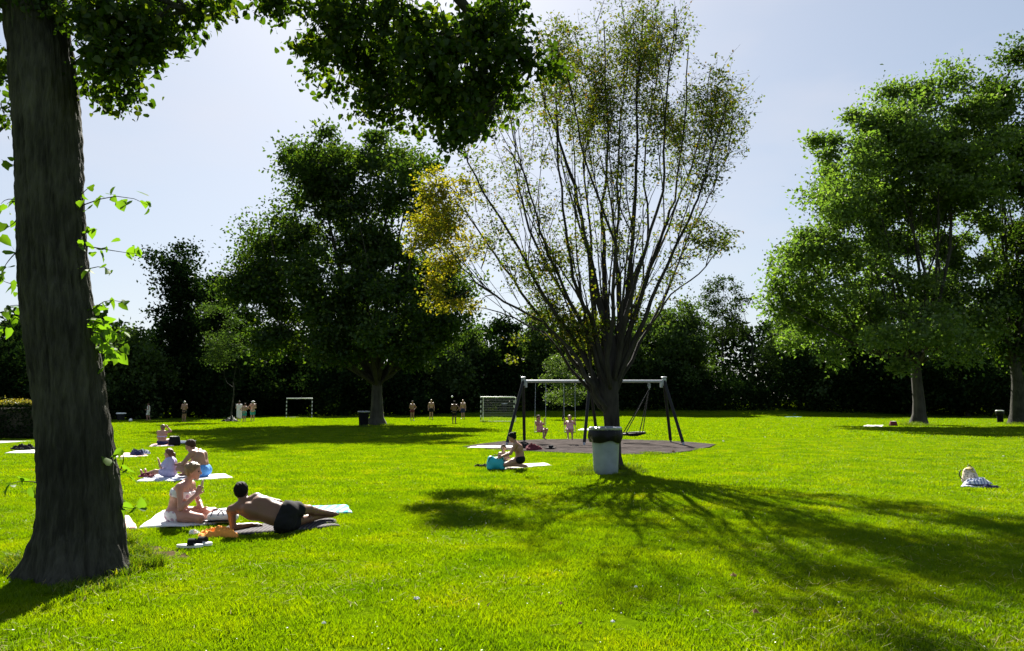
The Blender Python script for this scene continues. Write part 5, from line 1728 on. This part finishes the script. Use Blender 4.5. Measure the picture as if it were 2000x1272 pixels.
# girl
loc = gp(330, 936)
s = .72
J = dict(hl=A(.02, -.06, .10), hr=A(.02, .06, .10), kl=A(-.26, -.09, .13), kr=A(-.26, .08, .10), al=A(-.52, -.08, .06), ar=A(-.52, .08, .06), tl=A(-.57, -.09, .17), tr=A(-.57, .10, .17),
         sl=A(.01, -.115, .355), sr=A(.01, .115, .355), nb=A(.0, 0, .385), hc=A(-.03, 0, .495), hf=A(-1, -.1, -.1), hs=1.22,
         el=A(-.10, -.17, .22), wl=A(-.17, -.12, .33), dl=A(-.3, .2, .8), er=A(-.06, .17, .22), wr=A(-.20, .12, .14), slump=.02, back=A(1, 0, 0))
person('girl in a lilac shirt with a reddish ponytail sitting on the pale blanket', loc + A(0, 0, .04), J, M['skin_fair'], M['hair_red'], s, False, .98, .010,
       wear=[('shirt', M['lilac'], dict(tags=('torso', 'pelvis'), prims=[rc(A(.01, -.115, .35), .052, A(-.05, -.15, .27), .05), rc(A(.01, .115, .35), .052, A(-.04, .15, .27), .05), rc(A(.0, -.06, .11), .10, A(.0, .06, .11), .10),
                                                               rc(A(-.02, -.06, .10), .085, A(-.10, -.08, .12), .075), rc(A(-.02, .06, .10), .085, A(-.10, .08, .11), .075)], off=.012))],
       eyes=True, bun=(-.03, -.115, .036, 0, .08))
# woman with her back turned
loc = gp(316, 871)
s = .95
J = dict(hl=A(-.09, .0, .11), hr=A(.09, .0, .11), kl=A(-.20, .36, .17), kr=A(.18, .36, .17), al=A(.05, .22, .06), ar=A(-.05, .26, .06),
         sl=A(-.165, -.0, .47), sr=A(.165, .0, .47), nb=A(0, .0, .51), hc=A(.0, .03, .635), hf=A(.1, 1, -.1),
         el=A(-.22, .12, .25), wl=A(-.17, .30, .20), er=A(.27, .10, .50), wr=A(.14, .10, .64), dr=A(-.6, .1, .6), slump=.01, back=A(0, -1, 0))
pel = A(0, 0, .11); sp = A(0, 0, 1)
person('woman in a purple bikini sitting with her back turned and a hand at her head', loc + A(0, 0, .04), J, M['skin_pink'], M['hair_blond'], s, True, 1.02, .014,
       wear=[('bikini_top', M['lilac'], dict(tags=('torso',), off=.008, clip=[(A(0, 0, .335), A(0, 0, 1)), (A(0, 0, .285), A(0, 0, -1))])),
             ('bikini_bottom', M['navy'], dict(tags=('pelvis', 'thigh'), off=.008, within=[el(A(0, 0, .07), (.25, .19, .10))]))], bun=(.09, -.05, .045, 0))

# kneeling mother and toddler
loc = gp(1012, 918)
s = .95
J = dict(hl=A(.03, -.09, .215), hr=A(.03, .09, .215), kl=A(-.30, -.13, .09), kr=A(-.28, .13, .09), al=A(.06, -.11, .07), ar=A(.06, .11, .07), tl=A(.22, -.11, .05), tr=A(.22, .11, .05),
         sl=A(-.05, -.165, .575), sr=A(-.05, .165, .575), nb=A(-.06, 0, .62), hc=A(-.145, 0, .735), hf=A(-1, 0, -.45),
         el=A(-.18, -.19, .36), wl=A(-.38, -.13, .29), er=A(-.18, .18, .36), wr=A(-.38, .10, .28), slump=.04, back=A(1, 0, .2))
pel = A(.03, 0, .215)
person('dark haired mother kneeling on the cream towel and reaching for the teal bag', loc + A(0, 0, .04), J, M['skin_mid'], M['hair_black'], s, True, 1.0, .011,
       wear=[('bikini_bottom', M['black_cloth'], dict(tags=('pelvis', 'thigh'), off=.008, within=[el(A(.06, 0, .20), (.17, .25, .11))]))], eyes=True, bun=(.06, -.10, .045, 0))
loc = gp(983, 913)
s = .52
J = dict(hl=A(.05, 0, .09), hr=A(-.05, 0, .09), kl=A(.11, -.20, .12), kr=A(-.11, -.20, .12), al=A(.03, -.26, .05), ar=A(-.03, -.26, .05),
         sl=A(.095, .0, .31), sr=A(-.095, .0, .31), nb=A(0, .0, .335), hc=A(0, -.01, .445), hf=A(-.2, -1, -.15), hs=1.6,
         el=A(.15, -.06, .20), wl=A(.08, -.17, .19), er=A(-.15, -.06, .20), wr=A(-.08, -.17, .19), back=A(0, 1, 0))
person('toddler sitting behind the teal bag in front of the kneeling mother', loc + A(0, .12, .02), J, M['skin_fair'], M['hair_brown'], s, False, 1.25, .010, hair_th=.008, eyes=True,
       wear=[('swim_pants', M['navy'], dict(prims=shorts(J, .62, .5, .10, .10, .06), off=.004))])

# children on the swings: they face the camera
def swing_child(label, seat, s, skin, hair, suit, lean, rz, feet):
    J = dict(hl=A(.07, -.02, .06), hr=A(-.07, -.02, .06), kl=A(.085, -.30, .06), kr=A(-.085, -.29, .05), al=A(.075 + feet, -.24, -.26), ar=A(-.075 + feet, -.34, -.24),
             tl=A(.08 + feet, -.36, -.31), tr=A(-.08 + feet, -.46, -.29),
             sl=A(.125, .03 + lean, .34), sr=A(-.125, .03 + lean, .34), nb=A(0, .03 + lean, .38), hc=A(0, .01 + lean, .505), hf=A(.05, -1, -.1), hs=1.2,
             el=A(.21, .0, .24), wl=A(.20, -.03, .42), dl=A(0, .1, 1), er=A(-.21, .0, .24), wr=A(-.20, -.03, .42), dr=A(0, .1, 1), nl=A(0, -1, 0), nr=A(0, -1, 0), cl=1.2, cr=1.2, back=A(0, 1, 0))
    pel = A(0, 0, .06)
    return person(label, seat + A(0, 0, .035), J, skin, hair, s, False, 1.0, .011, rz, 'children on the swings',
                  wear=[('swimsuit', suit, dict(tags=('torso', 'pelvis'), prims=[rc(A(.06, 0, .07), .09, A(-.06, 0, .07), .09), rc(A(.06, -.04, .06), .08, A(.07, -.12, .06), .075), rc(A(-.06, -.04, .06), .08, A(-.07, -.12, .06), .075)],
                                               off=.010, clip=[(A(0, 0, .31), A(0, 0, 1))]))], eyes=False)


swing_child('child in a reddish suit sitting on the left board swing', S1, .74, M['skin_mid'], M['hair_brown'], M['red_suit'], .07, .75, -.10)
swing_child('fair haired child in a pink swimsuit sitting on the second board swing', S2, .76, M['skin_fair'], M['hair_blond'], M['pink_suit'], .03, -.1, .02)


# standing figures at the far side of the lawn
def stander(label, px, py, hpx, skin, hair, short_m, arms, rz, group='bathers standing at the far side of the lawn', fem=False, fat=1.0, length=.55, stride=.02, extra=(), hat=None, z0=0.0):
    loc = gp(px, py)
    H = hpx / FPX * loc[1] * 1.0
    s = H / 1.75
    J = stand(s, arms, stride * s)
    wear = [('shorts', short_m, dict(prims=shorts(J, s, length, .112 * s, .105 * s, .09), off=.006))] if short_m else []
    wear += [w(J, s) for w in extra]
    r, fr = person(label, loc + A(0, 0, z0), J, skin, hair, s, fem, fat, .018, rz, group, wear)
    if hat:
        mesh_obj('sun_hat', sdf_mesh('sun_hat', [el(fr['hc'] + A(0, 0, .06) * s, (.105 * s, .115 * s, .075 * s)), el(fr['hc'] + A(0, 0, .035) * s, (.17 * s, .18 * s, .018))], .014, hat), r)
    return r


PI = math.pi
stander('bather in black shorts standing alone between the leaning trunk and the group', 359, 825, 41, M['skin_mid'], M['hair_grey'], M['black_cloth'], 'front', PI, fat=1.02, length=.45)
stander('dim figure in pale clothes walking in the shade of the wood at left', 289, 822, 34, M['skin_mid'], M['hair_brown'], M['cream_towel'], 'front', -1.2, stride=.12, length=.8,
        extra=[lambda J, s: ('shirt', M['cream_towel'], dict(prims=[rc(A(-.09, 0, 1.0) * s, .13 * s, A(-.10, 0, 1.38) * s, .12 * s), rc(A(.09, 0, 1.0) * s, .13 * s, A(.10, 0, 1.38) * s, .12 * s)], off=.01))])
stander('bather wrapped in a long white towel at the left of the standing group', 466, 824, 40, M['skin_fair'], M['hair_brown'], None, 'cross', PI + .4,
        extra=[lambda J, s: ('towel_wrap', M['white_towel'], dict(prims=[cc(A(-.10, .03, .28) * s, .15 * s, A(-.10, .01, 1.40) * s, .125 * s), cc(A(.05, -.03, .42) * s, .13 * s, A(.06, .0, 1.42) * s, .14 * s), cc(A(.0, .08, .35) * s, .11 * s, A(.0, .04, 1.3) * s, .13 * s), rc(A(-.17, 0, 1.40) * s, .085 * s, A(.17, 0, 1.40) * s, .085 * s)], off=.01))])
stander('short bather in teal shorts standing in the middle of the group', 477, 824.5, 36, M['skin_fair'], M['hair_brown'], M['teal_shorts'], ('hip', 'cross'), PI - .2, length=.75)
stander('stout bather in green shorts and white sun hat at the right of the group', 493, 823.5, 40, M['skin_fair'], M['hair_grey'], M['teal_shorts'], ('hip', 'front'), PI + .25, fat=1.15, length=.8, hat=M['white_towel'],
        )
stander('player with hands on hips, first of the four by the near goal', 805, 822, 38, M['skin_mid'], M['hair_brown'], M['maroon'], ('hip', 'front'), .5, length=.4)
stander('pale player in dark shorts, second of the four by the near goal', 842, 819.5, 38.5, M['skin_fair'], M['hair_blond'], M['black_cloth'], ('down', 'down'), .2, length=.6)
stander('player in a dark cap and black shorts, nearest of four by the near goal', 887, 828, 44, M['skin_tan'], M['hair_black'], M['black_cloth'], ('front', 'hip'), PI, length=.65)
stander('slim player in dark grey shorts, last of the four by the near goal', 904, 819.5, 37.5, M['skin_fair'], M['hair_blond'], M['navy'], 'down', -.2, length=.7)

# ================================================================== GRASS (last: it leaves out what lies on the lawn)
grass_zone('lawn_grass', 2.2, 13,   .25, 330, .043, .0030, 'short mown grass of the meadow close to the viewer', 61, 1.35)
grass_zone('lawn_grass', 13, 34, .5, 420, .048, .0050, 'short mown grass of the meadow around the bathers and the swings', 62, 1.2)
grass_zone('lawn_grass', 34, 100, 1.4, 520, .065, .013, 'short mown grass of the far meadow', 63, 1.15)


def tufts(name, label, spots, mat, seed):
    rng = np.random.default_rng(seed)
    Vs, Ts, k = [], [], 0
    for (x, y, r, n, h) in spots:
        a = rng.random(n) * 6.283; d = r * np.sqrt(rng.random(n))
        p = np.stack([x + np.cos(a) * d, y + np.sin(a) * d, np.zeros(n)], 1)
        th = rng.random(n) * 6.283; sd = np.stack([np.cos(th), np.sin(th), np.zeros(n)], 1) * (.0028 + .003 * rng.random(n))[:, None]
        H = h * (.4 + .8 * rng.random(n)); L = rng.normal(size=(n, 2)) * .5
        m1 = p + np.stack([L[:, 0] * .3 * H, L[:, 1] * .3 * H, H * .6], 1); m2 = p + np.stack([L[:, 0] * H, L[:, 1] * H, H * .9], 1)
        V = np.stack([p - sd, p + sd, m1 + sd * .8, m1 - sd * .8, m2], 1).reshape(-1, 3)
        b = (np.arange(n) * 5)[:, None] + k
        Ts.append(np.concatenate([b + np.array([[0, 1, 2]]), b + np.array([[0, 2, 3]]), b + np.array([[3, 2, 4]])])); Vs.append(V); k += 5 * n
    return tag(mesh_obj(name, np_mesh(name, np.concatenate(Vs), np.concatenate(Ts), mat)), label, 'grass', kind='stuff')


sp = []
rng = np.random.default_rng(8)
for (px, py, r, n, h) in [(262, 1095, .16, 900, .17), (280, 1110, .18, 900, .14), (250, 1075, .10, 500, .20), (240, 1120, .22, 700, .10), (45, 1105, .16, 500, .15), (20, 1118, .2, 500, .13), (180, 1150, .3, 600, .08),
                         (1150, 922, .28, 900, .16), (1135, 928, .3, 700, .12), (1230, 918, .28, 800, .16), (1245, 924, .25, 500, .12), (1215, 930, .2, 400, .10), (1270, 890, .2, 300, .10),
                         (712, 835, .5, 500, .2), (755, 832, .6, 600, .2), (1780, 832, .8, 900, .35), (1810, 833, .6, 600, .25), (1990, 830, .9, 600, .25),
                         (945, 826, .35, 500, .22), (955, 826, .5, 700, .18), (985, 826, .3, 300, .14), (1000, 826, .3, 300, .16), (1272, 887, .4, 400, .10), (1275, 889, .3, 300, .12)]:
    c = gp(px, py); sp.append((c[0], c[1], r, n, h))
tufts('long_grass', 'longer uncut grass tufts around trunks, bins and goal posts', sp, M['grass_long'], 71)

# clover heads and daisies scattered over the near lawn
rng = np.random.default_rng(91)
n = 560
y = 4.5 + 22 * rng.random(n) ** 1.3; x = rng.uniform(-.72, .72, n) * y
x += .4 * np.sin(y * 3); k = np.ones(n, bool)
for poly in NO_GRASS + TOWELS: k &= ~inside(poly, x, y)
x, y = x[k], y[k]
P = np.stack([x, y, .05 + .012 * rng.random(len(x))], 1)
tag(mesh_obj('clover_flowers', leaf_mesh('clover_flowers', P, .008 + .010 * rng.random(len(P)), rng, M['flower'], up=2.0)), 'tiny white clover heads scattered over the lawn', 'flowers', kind='stuff')

# dry cut grass lying between the blades
rng = np.random.default_rng(93)
n = 16000
y = 4.4 + 18 * rng.random(n) ** 1.5; x = rng.uniform(-.74, .74, n) * y
w = wav(x, y, rng, 9, .7, 4.0)
k = rng.random(n) < np.clip(w * 2.2 + .30, .03, 1)
for poly in NO_GRASS + TOWELS: k &= ~inside(poly, x, y)
x, y = x[k], y[k]; n = len(x)
a = rng.random(n) * 6.283; ln = .02 + .04 * rng.random(n)
d = np.stack([np.cos(a), np.sin(a), rng.normal(size=n) * .35], 1) * ln[:, None]
s = np.stack([-np.sin(a), np.cos(a), np.zeros(n)], 1) * .0024
P = np.stack([x, y, .022 + .022 * rng.random(n)], 1)
V = np.stack([P - d - s, P - d + s, P + d + s * .4, P + d - s * .4], 1).reshape(-1, 3)
q = (np.arange(n) * 4)[:, None] + np.array([[0, 1, 2, 3]])
tag(mesh_obj('dry_grass', np_mesh('dry_grass', V, q, M['straw_blade'])), 'pale dry cut blades lying in the lawn', 'grass', kind='stuff')
